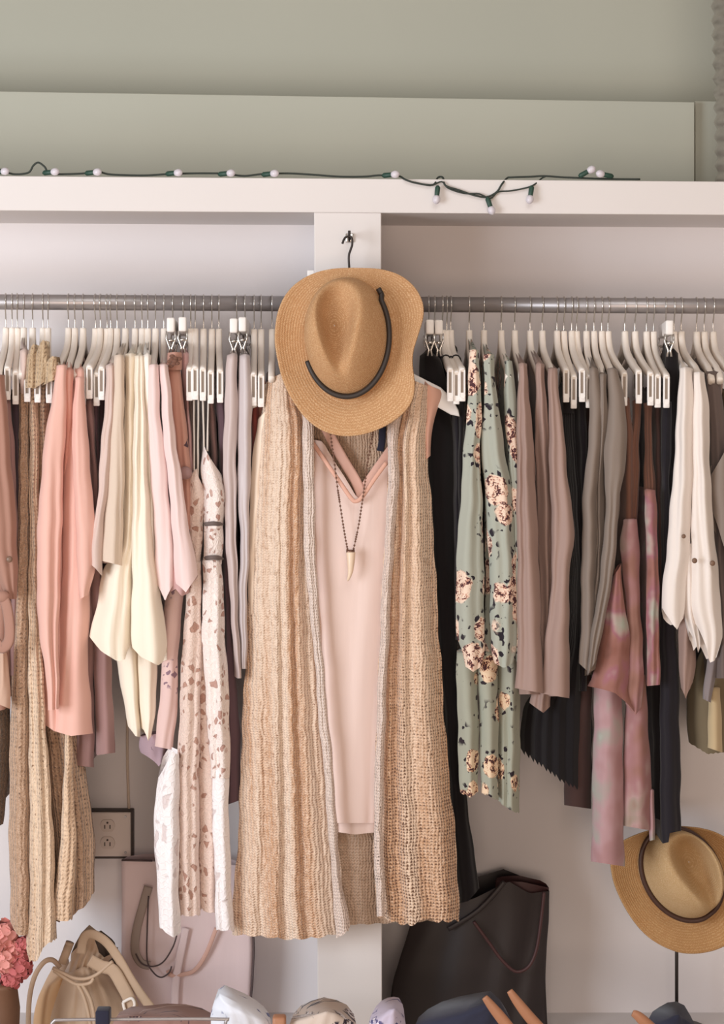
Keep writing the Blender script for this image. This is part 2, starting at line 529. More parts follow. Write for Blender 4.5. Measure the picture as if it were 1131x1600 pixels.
def arm(bm, side, end, w=0.0064, h0=0.011, h1=0.008):
    path = arm_path(side, end)
    m = len(path)
    rads = [h0 + (h1 - h0) * i / (m - 1) for i in range(m)]
    rings = []
    for i, p in enumerate(path):
        t = (path[min(m - 1, i + 1)] - path[max(0, i - 1)]).normalized()
        nrm = Vector((1, 0, 0)).cross(t).normalized()
        ring = []
        for k in range(10):
            a = 2 * PI * k / 10
            c, s_ = math.cos(a), math.sin(a)
            ring.append(bm.verts.new(p + Vector((1, 0, 0)) * (w * math.copysign(abs(c) ** 0.6, c)) + nrm * (rads[i] * math.copysign(abs(s_) ** 0.6, s_))))
        rings.append(ring)
    for a_, b_ in zip(rings, rings[1:]):
        for k in range(10):
            bm.faces.new((a_[k], a_[(k + 1) % 10], b_[(k + 1) % 10], b_[k]))
    bm.faces.new(rings[0]); bm.faces.new(list(reversed(rings[-1])))

def loop_bm(side):
    """slotted end of the hanger: an upright frame with a slot through it, seen edge on from the shop"""
    bm = bmesh.new()
    y0 = 0.186 * side; z1, z0 = -0.128, -0.193
    w = 0.0064
    pts = []
    for k in range(9):
        a = PI * k / 8
        pts.append((math.cos(a) * (w - .002), z1 - w + math.sin(a) * (w - .002)))
    for k in range(9):
        a = PI + PI * k / 8
        pts.append((math.cos(a) * (w - .002), z0 + w + 0.004 + math.sin(a) * (w - .002)))
    add_tube(bm, [(x, y0, z) for x, z in pts], 0.0021, 8, closed=True, flat=(2.6, (0, 1, 0)))
    add_box(bm, (-w + .0005, y0 - 0.0045, z0), (w - .0005, y0 + 0.0045, z0 + 0.017), 0.0015)
    return bm

def groove_bm(side):
    bm = bmesh.new(); y0 = 0.186 * side
    add_box(bm, (-0.0030, y0 - 0.001, -0.176), (0.0030, y0 + 0.001, -0.135), 0.0005)
    return bm

PROTO = {}
def proto(kind):
    root = bpy.data.objects.new('proto', None)
    parts = []
    parts.append(link('hook', hook_bm(), M['chrome']))
    bm = bmesh.new()
    if kind == 'plain':
        for s in (-1, 1): arm(bm, s, [(0, .180 * s, NECK - .088), (0, .194 * s, NECK - .098)])
        parts.append(link('body', bm, M['ivory']))
    elif kind == 'notched':
        for s in (-1, 1): arm(bm, s, [(0, .180 * s, NECK - .080), (0, .187 * s, NECK - .084)], h1=0.007)
        parts.append(link('body', bm, M['ivory']))
        for s in (-1, 1):
            lp = link('notch_loop', loop_bm(s), M['hanger_white']); parts.append(lp)
            g = link('groove', groove_bm(s), M['groove']); g.parent = lp
    elif kind == 'clip':
        add_box(bm, (-.0075, -.17, -0.062), (.0075, .17, -0.034), 0.003)
        add_tube(bm, [(0, 0, NECK), (0, 0, -0.036)], 0.006, 10)
        parts.append(link('bar', bm, M['hanger_white']))
        for s in (-1, 1):
            cb = bmesh.new()
            y = 0.155 * s
            for q in (-1, 1):
                add_tube(cb, [(q * .0075, y, -0.060), (q * .0085, y, -0.075), (q * .002, y, -0.092), (q * .004, y, -0.104)], 0.0024, 6, flat=(2.2, (0, 1, 0)))
            add_tube(cb, [(-.005, y - .004, -0.078), (.005, y - .004, -0.078)], 0.0028, 8)
            parts.append(link('clip', cb, M['chrome']))
    for o in parts:
        o.parent = root
    PROTO[kind] = parts
    return root, parts
ROOTS = {k: proto(k) for k in ('plain', 'notched', 'clip')}

HR = random.Random(77)
def place_hanger(hook, tip, kind, label, group, roll=0.0, z=0.0):
    pitch = HR.uniform(-.01, .07) if kind == 'notched' else HR.uniform(-.01, .015)
    x = P(hook, 0, RY).x
    tipY = RY - 0.195
    dx = (P(tip, 0, tipY).x - x) / 0.195
    e = bpy.data.objects.new('clothes_hanger', None); COL.objects.link(e)
    e.empty_display_size = 0.02
    e.location = (x, RY, rod_z(hook) + z)
    e.rotation_euler = (pitch, roll, math.atan(dx))
    tag(e, label, 'clothes hanger', group)
    for o in ROOTS[kind][1]:
        c = o.copy(); c.parent = e; COL.objects.link(c)
        for ch in o.children:
            d = ch.copy(); d.parent = c; COL.objects.link(d)
    return x, dx

# ------------------------------------------------------------------ garments on the rods
C = cloth
M['tan_cloth'] = C('tan_shirting', (172, 130, 114))
M['tan_light'] = C('pale_tan_shirting', (206, 172, 152))
M['plum'] = C('plum_cloth', (98, 76, 82))
M['plum_dark'] = C('dark_plum_cloth', (70, 56, 62))
M['mauve'] = C('dusty_mauve_cloth', (160, 126, 122))
M['mauve_light'] = satin('pale_mauve_satin', (206, 182, 182))
M['coral'] = C('coral_crepe', (236, 188, 174), weave=1200)
M['coral_deep'] = C('deep_coral_crepe', (218, 160, 144), weave=1200)
M['oat'] = C('oatmeal_knit', (222, 202, 184), weave=500, bump=0.3)
M['oat_pink'] = C('pink_oatmeal_knit', (218, 194, 184), weave=500, bump=0.3)
M['cream'] = satin('cream_chiffon', (248, 235, 216), 0.6, 0.05)
M['cream_white'] = satin('ivory_chiffon', (244, 236, 226), 0.6, 0.04)
M['pink'] = satin('pale_pink_chiffon', (238, 212, 208), 0.6, 0.05)
M['pink_lining'] = satin('rose_lining', (214, 172, 170), 0.6, 0.05)
M['salmon'] = C('salmon_cotton', (198, 150, 134))
M['grey_satin'] = satin('grey_lilac_satin', (202, 190, 190), 0.4, 0.07)
M['grey_satin_pink'] = satin('pinkish_grey_satin', (200, 182, 178), 0.4, 0.07)
M['red'] = C('brick_red_cloth', (160, 84, 76))
M['black'] = C('black_cloth', (28, 24, 26), var=0.1)
M['black_blue'] = C('blue_black_cloth', (38, 34, 40), var=0.1)
M['brown_dark'] = C('dark_brown_cloth', (70, 50, 46))
M['rust'] = C('rust_cloth', (122, 86, 72))
M['taupe'] = satin('taupe_mauve_jersey', (163, 136, 126), 0.6, 0.05)
M['taupe_grey'] = satin('taupe_grey_jersey', (138, 124, 114), 0.65, 0.06)
M['taupe_dark'] = C('dark_taupe_cloth', (112, 98, 94))
M['white_cloth'] = satin('white_viscose', (238, 228, 221), 0.6, 0.03)
M['olive'] = C('olive_cloth', (122, 108, 86))
M['khaki'] = C('khaki_cloth', (198, 176, 140))
M['grey_cloth'] = C('grey_marl', (140, 130, 130))
M['shag'] = knit('shaggy_brown_knit', (150, 124, 102), (112, 92, 78), rib=0.012, row=0.010, hole=0.2, hcol=(92, 74, 62))
M['crochet'] = knit('beige_crochet', (234, 206, 178), (212, 176, 144), rib=0.0105, row=0.0085, hole=0.22, hcol=(150, 112, 84))
M['crochet_dark'] = knit('tan_crochet', (208, 176, 150), (184, 150, 124), rib=0.0095, row=0.008, hole=0.22, hcol=(126, 98, 82))
M['tan_yarn'] = knit('golden_tan_yarn', (204, 178, 146), (184, 154, 122), rib=0.010, row=0.008, hole=0.3, hcol=(140, 104, 72))
M['lace'] = lace('white_lace', (244, 232, 226), (188, 150, 138), 72, 0.40)
M['lace_tan'] = lace('blush_lace', (232, 210, 198), (182, 142, 126), 62, 0.36)
M['lace_white'] = lace('bright_white_lace', (246, 240, 240), (222, 208, 206), 30, 0.25, 90)
M['floral_green'] = floral('sage_rose_print', (170, 173, 161), (236, 212, 192), (206, 150, 128), (80, 50, 54), (44, 38, 46), 13.5, 0.43)
M['floral_green_small'] = floral('sage_small_print', (162, 163, 148), (232, 206, 176), (206, 152, 120), (74, 46, 48), (46, 38, 44), 17, 0.42)
M['floral_mauve'] = floral('mauve_rose_print', (222, 192, 186), (232, 196, 176), (206, 160, 140), (166, 112, 116), (140, 112, 124), 11, 0.30)
M['floral_salmon'] = floral('salmon_leaf_print', (198, 150, 134), (216, 180, 156), (186, 122, 106), (130, 66, 60), (84, 62, 70), 16, 0.22)
M['chiffon_purple'] = floral('purple_chiffon_print', (168, 144, 152), (206, 190, 190), (140, 110, 124), (98, 72, 90), (110, 88, 104), 26, 0.34)
TD = [(0.22, (104, 70, 62)), (0.38, (150, 104, 94)), (0.48, (164, 118, 110)), (0.55, (168, 116, 128)), (0.62, (186, 164, 160)), (0.70, (182, 192, 182)), (0.80, (158, 112, 104))]
TD2 = [(0.24, (168, 132, 136)), (0.40, (178, 140, 144)), (0.52, (190, 158, 164)), (0.62, (172, 172, 166)), (0.70, (180, 202, 196)), (0.80, (188, 156, 162))]
TD3 = [(0.25, (136, 100, 88)), (0.42, (160, 120, 110)), (0.54, (172, 130, 134)), (0.62, (186, 156, 156)), (0.68, (168, 152, 142)), (0.78, (154, 114, 102))]
TD, TD2, TD3 = [[(p_, (int(c_[0] * .95), int(c_[1] * .93), int(c_[2] * .91))) for p_, c_ in t_] for t_ in (TD, TD2, TD3)]
M['tie_a'] = tiedye('rust_tie_dye', TD, 15, 0.3)
M['tie_b'] = tiedye('lilac_tie_dye', TD2, 13, 2.1)
M['tie_c'] = tiedye('pink_tie_dye', TD3, 12, 4.4)
M['button'] = plain('horn_button', (120, 92, 74), 0.4)

LG, RG = 'hangers along the rod of blush garments', 'hangers along the rod of dark and floral garments'
SEED = [0]
def garment(name, label, cat, hook, tip, kind, short, parts, group=None, hanger=True, roll=0.0, z=0.0):
    """hanger + garment. parts: list of dicts for drape(); the first line runs back along the hanger unless flat=True"""
    grp = LG if hook < 560 else RG
    if hanger:
        x, dx = place_hanger(hook, tip, kind, short, grp, roll, z)
    else:
        x = P(hook, 0, RY).x; dx = (P(tip, 0, RY - .195).x - x) / 0.195
    if not parts: return None
    single = len(parts) == 1
    if single and kind == 'plain' and not isinstance(parts[0]['yf'], list):
        t0 = min(r[0] for r in parts[0]['rows']); y0 = parts[0]['yf']
        parts[0]['yf'] = [(t0, -0.117), (t0 + 45, min(y0, -0.115)), (t0 + 190, y0)]
    e = None if single else empty(name, (x, RY, rod_z(hook) - 0.06), label, cat, group)
    for q in parts:
        q = dict(q); SEED[0] += 1
        pn = q.pop('n'); m = M[q.pop('m')]; flat = q.pop('flat', False)
        q.setdefault('seed', SEED[0])
        o = drape(name if single else pn, m, q.pop('rows'), q.pop('top'), q.pop('bot'), parent=e,
                  line=None if flat else (x, dx), **({'depth': 0.02} | q if flat else q))
        if single: tag(o, label, cat, group)
    return e

def bead(parent, name, px, py, Y, r, mat, squash=0.45):
    bm = bmesh.new(); p = P(px, py, Y)
    add_sphere(bm, p, r, (1, squash, 1), 14, 10)
    return link(name, bm, mat, parent)

# ================================================================== left rod
G = garment
def hl(s): return 'ivory hanger holding ' + s
g = G('blouse', 'tan blouse with a buttoned cuff and knotted sash', 'blouse', 9, -2, 'plain', hl('the tan blouse with the buttoned cuff'), [
    dict(n='body', m='tan_cloth', rows=[(590, -30, 8), (700, -30, 14), (900, -30, 20), (1110, -30, 17)], top=588, bot=[(-1, 1100), (0, 1112), (.7, 1108), (1, 1085)], yf=-0.09, amp=.01),
    dict(n='sleeve', m='tan_cloth', flat=True, rows=[(590, -22, 7), (700, -20, 15), (800, -18, 24), (880, -10, 27), (935, 9, 24)], top=586, bot=[(-1, 936), (1, 936)], yf=-0.135, depth=.035, amp=.007, folds=14),
    dict(n='hem_panel', m='tan_light', flat=True, rows=[(1015, 0, 9), (1060, -4, 14), (1105, -8, 17)], top=1012, bot=[(-1, 1098), (1, 1108)], yf=-0.125, amp=.004, depth=.015)])
bead(g, 'button', 14.5, 874, -0.142, 0.0062, M['button'])
bm = bmesh.new()
pts = [P(-4, 930, -.14), P(8, 940, -.15), P(14, 970, -.155), P(14, 1000, -.155), P(4, 1012, -.15), P(-6, 1004, -.145)]
add_tube(bm, spline(pts, 6), 0.011, 8, flat=(0.35, (0.3, 1, 0)))
add_sphere(bm, P(3, 932, -.148), 0.014, (1.1, .7, .8))
link('sash', bm, M['tan_cloth'], g)
G('cardigan', 'shaggy dark brown knit below the tan blouse', 'cardigan', -12, -40, 'plain', hl('the shaggy dark brown knit'), [
    dict(n='body', m='shag', rows=[(600, -52, -34), (900, -50, -34), (1000, -50, 2), (1112, -48, 15), (1200, -48, 14), (1290, -48, 4)], top=595, bot=[(-1, 1285), (1, 1288)], yf=-0.04, hem=5)])
G('trousers', 'dusty mauve trousers hanging beside the tan blouse', 'trousers', 19, 11, 'notched', hl('the dusty mauve trousers beside the tan blouse'), [
    dict(n='body', m='mauve', rows=[(628, 5, 17), (760, 16, 26), (930, 14, 28), (1055, 15, 30)], top=626, bot=1056, yf=-0.075, amp=.004)])
G('trousers', 'plum trousers between the tan blouse and the beige crochet', 'trousers', 27, 24, 'notched', hl('the plum trousers beside the beige crochet'), [
    dict(n='body', m='plum_dark', rows=[(618, 17, 30), (720, 21, 31), (900, 22, 30), (1020, 22, 30)], top=616, bot=1018, yf=-0.06, amp=.003)])
G('camisole', 'small beige camisole squeezed in before the crochet garments', 'camisole', 37, 34, 'plain', hl('the small beige camisole'), [
    dict(n='body', m='oat_pink', rows=[(550, 32, 44), (590, 31, 42), (640, 31, 37), (900, 32, 36)], top=548, bot=900, yf=[(548, -.10), (585, -.10), (640, -.03), (900, -.02)], amp=.002)])
cro = 'beige crochet dresses hanging side by side'
G('crochet_dress', 'first of the beige crochet dresses, next to the plum trousers', 'dress', 51, 42, 'notched', hl('the beige crochet dress next to the plum trousers'), [
    dict(n='shoulder', m='tan_yarn', flat=True, rows=[(538, 46, 58), (570, 42, 58), (604, 40, 56)], top=[(-1, 556), (-.6, 543), (0, 537), (.7, 540), (1, 550)], bot=606, yf=-0.112, depth=.05, amp=.004),
    dict(n='body', m='crochet_dark', rows=[(640, 29, 44), (800, 27, 46), (1000, 19, 44), (1130, 16, 45), (1300, 14, 46), (1460, 17, 48)], top=600, bot=[(-1, 1440), (-.3, 1463), (1, 1458)], yf=[(640, -0.06), (1130, -0.09)], hem=4, amp=.008)], cro)
G('crochet_dress', 'second of the beige crochet dresses, with the longest ragged hem', 'dress', 67, 58, 'notched', hl('the beige crochet dress with the longest hem'), [
    dict(n='shoulder', m='tan_yarn', flat=True, rows=[(532, 58, 74), (565, 55, 76), (600, 53, 74)], top=[(-1, 552), (-.6, 538), (0, 531), (.7, 534), (1, 546)], bot=[(-1, 608), (1, 594)], yf=-0.116, depth=.05, amp=.004),
    dict(n='body', m='crochet', rows=[(640, 46, 58), (800, 46, 60), (1000, 44, 66), (1130, 45, 72), (1300, 46, 84), (1400, 46, 86), (1500, 40, 90)], top=600, bot=[(-1, 1478), (-.8, 1502), (-.2, 1500), (.1, 1478), (1, 1466)], yf=[(640, -0.065), (1130, -0.10)], hem=4, amp=.010, folds=15)], cro)
g = G('crochet_dress', 'third of the beige crochet dresses, next to the coral blouses', 'dress', 75, 77, 'notched', hl('the beige crochet dress next to the coral blouses'), [
    dict(n='shoulder', m='tan_yarn', flat=True, rows=[(556, 72, 92), (575, 67, 93), (600, 66, 90)], top=[(-1, 574), (-.5, 561), (0, 556), (.6, 558), (1, 572)], bot=[(-1, 602), (1, 590)], yf=-0.119, depth=.05, amp=.004),
    dict(n='body', m='crochet_dark', rows=[(640, 61, 74), (800, 60, 74), (1000, 62, 80), (1148, 72, 120), (1230, 78, 138), (1300, 84, 147), (1380, 92, 148)], top=600, bot=[(-1, 1440), (0, 1425), (.6, 1412), (1, 1392)], yf=[(640, -0.05), (1130, -0.055)], hem=4, amp=.012, folds=20),
    dict(n='front_panel', m='crochet', flat=True, rows=[(1130, 101, 112), (1250, 98, 116), (1350, 90, 120), (1438, 82, 112)], top=1128, bot=[(-1, 1432), (-.4, 1440), (1, 1436)], yf=-0.085, depth=.015, hem=4, amp=.006)], cro)

cg = 'coral crepe blouses'
G('blouse', 'coral blouse with a loose sleeve, nearest the beige crochet dresses', 'blouse', 107, 90, 'plain', hl('the coral blouse nearest the crochet dresses'), [
    dict(n='body', m='coral', rows=[(572, 89, 104), (640, 80, 105), (750, 72, 104), (900, 62, 98), (1030, 66, 98), (1140, 70, 98)], top=572, bot=[(-1, 1132), (0, 1142), (1, 1144)], yf=-0.085, amp=.008),
    dict(n='sleeve', m='coral', flat=True, rows=[(574, 88, 103), (640, 78, 104), (700, 68, 100), (800, 60, 97), (900, 57, 94), (1000, 62, 91), (1060, 72, 91), (1108, 76, 92)], top=571, bot=[(-1, 1110), (1, 1108)], yf=-0.130, depth=.03, amp=.010, folds=20)], cg)
G('blouse', 'deep coral blouse tucked between the two fuller coral blouses', 'blouse', 117, 105, 'plain', hl('the deep coral blouse tucked in the middle'), [
    dict(n='body', m='coral_deep', rows=[(580, 98, 115), (640, 98, 114), (800, 94, 106), (1000, 90, 104)], top=578, bot=1100, yf=-0.07, amp=.004)], cg)
G('blouse', 'wide coral blouse with a straight hem, beside the slotted hangers', 'blouse', 130, 118, 'plain', hl('the wide coral blouse with the straight hem'), [
    dict(n='body', m='coral', rows=[(578, 117, 130), (640, 108, 133), (750, 99, 140), (900, 96, 142), (1020, 90, 138), (1100, 82, 142), (1148, 76, 146)], top=577, bot=[(-1, 1140), (0, 1150), (1, 1146)], yf=-0.10, amp=.009, folds=26),
    dict(n='sleeve', m='coral', flat=True, rows=[(600, 117, 131), (700, 112, 138), (790, 118, 146), (880, 120, 150), (935, 126, 135)], top=590, bot=[(-1, 936), (1, 930)], yf=[(600, -0.118), (800, -0.135)], depth=.03, amp=.007, folds=20)], cg)
G('trousers', 'dusty taupe trousers hanging just behind the coral blouses', 'trousers', 149, 127, 'notched', hl('the dusty taupe trousers behind the coral blouses'), [
    dict(n='body', m='mauve', rows=[(620, 121, 134), (760, 136, 147), (950, 134, 147), (1100, 122, 147), (1198, 117, 148)], top=618, bot=[(-1, 1196), (1, 1199)], yf=-0.05, amp=.004)])
G('trousers', 'pale mauve trousers showing below the cream blouses', 'trousers', 157, 139, 'notched', hl('the pale mauve trousers'), [
    dict(n='body', m='mauve', rows=[(628, 134, 145), (760, 144, 154), (880, 142, 158), (1000, 146, 172), (1178, 152, 180)], top=626, bot=[(-1, 1180), (1, 1176)], yf=-0.06, amp=.005)])
G('trousers', 'plum trousers beside the pale mauve trousers', 'trousers', 167, 149, 'notched', hl('the plum trousers beside the oatmeal tops'), [
    dict(n='body', m='plum', rows=[(622, 144, 154), (760, 150, 157), (900, 150, 156)], top=620, bot=940, yf=-0.045, amp=.003)])
G('trousers', 'dark plum trousers tight against the oatmeal tops', 'trousers', 173, 158, 'notched', hl('the dark plum trousers against the oatmeal tops'), [
    dict(n='body', m='plum_dark', rows=[(620, 152, 165), (700, 154, 163), (900, 157, 164)], top=618, bot=930, yf=-0.04, amp=.003)])
og = 'oatmeal knit tops'
G('jumper', 'pinkish oatmeal knit top with a pointed open sleeve', 'knit top', 183, 173, 'plain', hl('the pinkish oatmeal top'), [
    dict(n='body', m='oat_pink', rows=[(572, 167, 179), (650, 163, 178), (760, 158, 170), (900, 160, 170)], top=570, bot=880, yf=-0.085, amp=.006),
    dict(n='sleeve', m='oat_pink', flat=True, rows=[(574, 166, 179), (650, 162, 178), (730, 155, 172), (800, 150, 164), (850, 140, 160), (890, 138, 158)], top=571, bot=[(-1, 880), (0, 888), (1, 900)], yf=-0.13, depth=.03, amp=.006)], og)
G('jumper', 'oatmeal knit top with a wide straight sleeve beside the cream blouse', 'knit top', 196, 185, 'plain', hl('the wider oatmeal top'), [
    dict(n='body', m='oat', rows=[(556, 180, 193), (650, 175, 193), (760, 172, 194), (870, 166, 192)], top=556, bot=870, yf=-0.088, amp=.006),
    dict(n='sleeve', m='oat', flat=True, rows=[(558, 179, 194), (620, 176, 193), (700, 171, 194), (800, 164, 193), (880, 157, 190)], top=555, bot=[(-1, 876), (1, 884)], yf=-0.132, depth=.028, amp=.008, folds=16)], og)
crm = 'cream chiffon blouses'
G('blouse', 'cream chiffon blouse with a puffed sleeve under the oatmeal tops', 'blouse', 211, 203, 'plain', hl('the cream blouse beside the oatmeal tops'), [
    dict(n='body', m='cream', rows=[(556, 197, 211), (700, 193, 211), (900, 186, 212), (1030, 182, 216), (1150, 204, 219)], top=555, bot=[(-1, 1135), (0, 1150), (1, 1152)], yf=-0.06, amp=.010),
    dict(n='sleeve', m='cream', flat=True, rows=[(556, 196, 211), (700, 193, 210), (850, 186, 209), (890, 160, 208), (940, 153, 206), (985, 142, 206), (1000, 139, 206), (1035, 146, 205)], top=553, bot=[(-1, 994), (-.5, 1018), (.3, 1034), (.7, 1030), (1, 1002)], yf=[(556, -0.11), (840, -0.10), (960, -0.12)], depth=.03, amp=.012, folds=26)], crm)
G('blouse', 'buttery cream blouse with a full sleeve in the middle of the blush rod', 'blouse', 222, 214, 'plain', hl('the buttery cream blouse'), [
    dict(n='body', m='cream', rows=[(556, 211, 224), (700, 209, 228), (900, 208, 232), (1030, 216, 246), (1100, 218, 243), (1165, 228, 235)], top=555, bot=[(-1, 1140), (0.2, 1158), (1, 1150)], yf=-0.07, amp=.009),
    dict(n='sleeve', m='cream', flat=True, rows=[(558, 211, 225), (640, 209, 227), (800, 207, 235), (900, 206, 246), (960, 205, 256), (1000, 206, 262), (1035, 209, 258)], top=556, bot=[(-1, 1012), (-.6, 1026), (.5, 1040), (.85, 1034), (1, 1008)], yf=[(556, -0.118), (960, -0.135)], depth=.03, amp=.013, folds=24)], crm)
G('blouse', 'ivory white blouse slipped between the cream and pink blouses', 'blouse', 231, 226, 'plain', hl('the ivory white blouse'), [
    dict(n='body', m='cream_white', rows=[(556, 224, 236), (700, 227, 238), (800, 230, 242), (900, 234, 246)], top=555, bot=930, yf=-0.105, amp=.005)], crm)
pg = 'pale pink chiffon blouses'
G('blouse', 'pale pink chiffon blouse with a pointed sleeve beside the ivory blouse', 'blouse', 243, 238, 'plain', hl('the pale pink blouse beside the ivory one'), [
    dict(n='body', m='pink', rows=[(572, 234, 247), (700, 237, 254), (850, 244, 272), (930, 250, 275)], top=571, bot=910, yf=-0.09, amp=.006),
    dict(n='sleeve', m='pink', flat=True, rows=[(572, 233, 247), (650, 231, 251), (750, 236, 262), (850, 242, 271), (900, 244, 274), (940, 252, 268)], top=570, bot=[(-1, 915), (-.3, 940), (1, 912)], yf=-0.125, depth=.025, amp=.010, folds=18)], pg)
G('blouse', 'pale pink blouse with a flared sleeve showing its rose lining', 'blouse', 256, 256, 'plain', hl('the pale pink blouse with the flared sleeve'), [
    dict(n='body', m='pink', rows=[(571, 249, 263), (700, 257, 276), (850, 272, 296)], top=570, bot=890, yf=-0.09, amp=.006),
    dict(n='sleeve', m='pink', flat=True, rows=[(571, 249, 263), (650, 253, 270), (750, 262, 284), (850, 271, 300), (905, 272, 310), (925, 280, 306)], top=570, bot=[(-1, 912), (-.2, 926), (.2, 918), (1, 898)], yf=[(571, -0.122), (900, -0.14)], depth=.025, amp=.011, folds=20),
    dict(n='lining', m='pink_lining', flat=True, rows=[(890, 262, 298), (932, 260, 294)], top=880, bot=[(-1, 930), (-.2, 920), (.4, 932), (1, 926)], yf=-0.118, depth=.008, amp=.004)], pg)
g = G('floral_dress', 'salmon floral dress with a brown rosette on its waistband', 'dress', 270, 266, 'clip', 'white clip hanger holding the salmon floral dress', [
    dict(n='waistband', m='salmon', flat=True, rows=[(552, 261, 284), (577, 261, 284)], top=551, bot=578, yf=-0.095, depth=.03, amp=.002),
    dict(n='body', m='floral_salmon', rows=[(577, 263, 283), (650, 270, 289), (700, 276, 296), (760, 283, 300), (850, 282, 300)], top=576, bot=900, yf=-0.085, amp=.008),
    dict(n='skirt', m='floral_mauve', flat=True, rows=[(880, 262, 296), (950, 256, 284), (1050, 252, 278), (1100, 248, 277), (1170, 242, 271)], top=870, bot=[(-1, 1166), (1, 1172)], yf=-0.075, depth=.03, amp=.008),
    dict(n='hem_lining', m='chiffon_purple', flat=True, rows=[(1140, 222, 256), (1170, 218, 262), (1196, 232, 258)], top=[(-1, 1150), (1, 1145)], bot=[(-1, 1176), (.2, 1198), (1, 1182)], yf=-0.055, depth=.015, amp=.008)])
bm = bmesh.new()
for k in range(9):
    a = k * 2.4; r = 0.0028 + 0.0011 * k
    p = P(271, 564, -0.105) + Vector((math.cos(a) * r, -0.004 * (1 - k / 9), math.sin(a) * r))
    add_sphere(bm, p, 0.0055, (1, .5, .7), 8, 6)
link('rosette', bm, M['rust'], g)
bead(g, 'pompon', 290, 739, -0.10, 0.0125, M['mauve'], 0.8)
G('skirt', 'small rose pink skirt clipped beside the rosette waistband', 'skirt', 286, 285, 'clip', 'white clip hanger holding the small rose pink skirt', [
    dict(n='body', m='pink_lining', rows=[(553, 284, 294), (580, 285, 294), (640, 290, 297), (740, 297, 303)], top=552, bot=760, yf=-0.06, amp=.002)])
G('trousers', 'dark taupe trousers next to the salmon floral dress', 'trousers', 298, 296, 'notched', hl('the dark taupe trousers by the floral dress'), [
    dict(n='body', m='taupe_dark', rows=[(618, 293, 303), (700, 300, 308), (900, 303, 309)], top=616, bot=1000, yf=-0.055, amp=.003)])
lc = 'lace dresses over a blush lining'
strap = lambda x0, x1, y1: dict(n='strap', m='cream_white', flat=True, rows=[(600, x0 - 1.6, x0 + 1.6), (y1, x1 - 1.6, x1 + 1.6)], top=598, bot=y1, yf=-0.075, depth=.006, amp=0, jit=.2)
g = G('lace_dress', 'blush lace dress half behind the pale pink sleeve', 'dress', 305, 305, 'notched', hl('the blush lace dress'), [
    strap(303, 303, 740), strap(310, 309, 745),
    dict(n='bodice', m='lace_tan', rows=[(735, 298, 312), (780, 294, 321), (820, 294, 317), (880, 296, 313)], top=[(-1, 742), (.2, 732), (1, 760)], bot=882, yf=-0.09, amp=.006),
    dict(n='skirt', m='lace_tan', flat=True, rows=[(878, 296, 313), (940, 291, 314), (1000, 285, 315), (1100, 281, 313), (1200, 276, 311), (1300, 276, 311), (1430, 279, 312)], top=878, bot=1430, yf=-0.095, depth=.05, amp=.009, folds=20, hem=4),
    dict(n='hem_panel', m='lace_white', flat=True, rows=[(1170, 262, 278), (1230, 244, 281), (1300, 241, 280), (1400, 246, 280), (1465, 252, 283)], top=[(-1, 1215), (-.2, 1172), (1, 1180)], bot=[(-1, 1448), (.3, 1466), (1, 1456)], yf=-0.115, depth=.03, amp=.010, folds=20, hem=4)], lc)
g = G('lace_dress', 'white lace dress with two narrow belts and a pointed bodice', 'dress', 318, 317, 'notched', hl('the white lace dress with the belts'), [
    strap(316, 319, 705), strap(326, 324, 705),
    dict(n='bodice', m='lace', rows=[(697, 317, 323), (730, 313, 342), (770, 318, 354), (800, 318, 351), (822, 318, 348)], top=[(-1, 706), (-.4, 696), (.3, 712), (1, 742)], bot=826, yf=-0.105, amp=.006, dl=.03),
    dict(n='waist', m='lace', flat=True, rows=[(820, 318, 347), (850, 318, 350), (880, 317, 346)], top=818, bot=882, yf=-0.10, depth=.06, amp=.004),
    dict(n='skirt', m='lace', flat=True, rows=[(876, 317, 346), (1000, 316, 352), (1100, 322, 358), (1190, 328, 359), (1215, 329, 358)], top=876, bot=1216, yf=-0.108, depth=.06, amp=.010, folds=22),
    dict(n='hem_panel', m='lace_white', flat=True, rows=[(1205, 330, 357), (1300, 333, 358), (1400, 336, 362), (1455, 338, 366)], top=1203, bot=[(-1, 1452), (1, 1454)], yf=-0.106, depth=.05, amp=.008, folds=16, hem=4),
    dict(n='underskirt', m='lace_tan', flat=True, rows=[(1010, 308, 324), (1150, 309, 330), (1200, 308, 338), (1425, 310, 340)], top=1005, bot=[(-1, 1420), (1, 1428)], yf=-0.07, depth=.03, amp=.006, hem=4)], lc)
for y in (820, 873):
    bm = bmesh.new()
    add_tube(bm, spline([P(319, y + 1, -.07), P(323, y - 1, -.098), P(333, y - 2, -.108), P(343, y - 1, -.098), P(347, y + 1, -.07)], 5), 0.0042, 8, flat=(.5, (0, 1, 0)))
    link('belt', bm, M['taupe_dark'], g)
G('trousers', 'mauve trousers tucked behind the belted lace dress', 'trousers', 331, 329, 'notched', hl('the mauve trousers behind the belted lace dress'), [
    dict(n='body', m='mauve', rows=[(618, 325, 335), (700, 330, 339), (900, 334, 340)], top=616, bot=1150, yf=-0.03, amp=.002)])
G('trousers', 'long plum trousers between the lace dress and grey satin', 'trousers', 342, 344, 'notched', hl('the long plum trousers beside the grey satin'), [
    dict(n='body', m='plum', rows=[(618, 337, 350), (700, 342, 356), (800, 349, 358), (1000, 352, 364), (1120, 354, 374), (1255, 356, 376)], top=616, bot=[(-1, 1257), (1, 1250)], yf=-0.06, amp=.004)])
gg = 'grey lilac satin blouses'
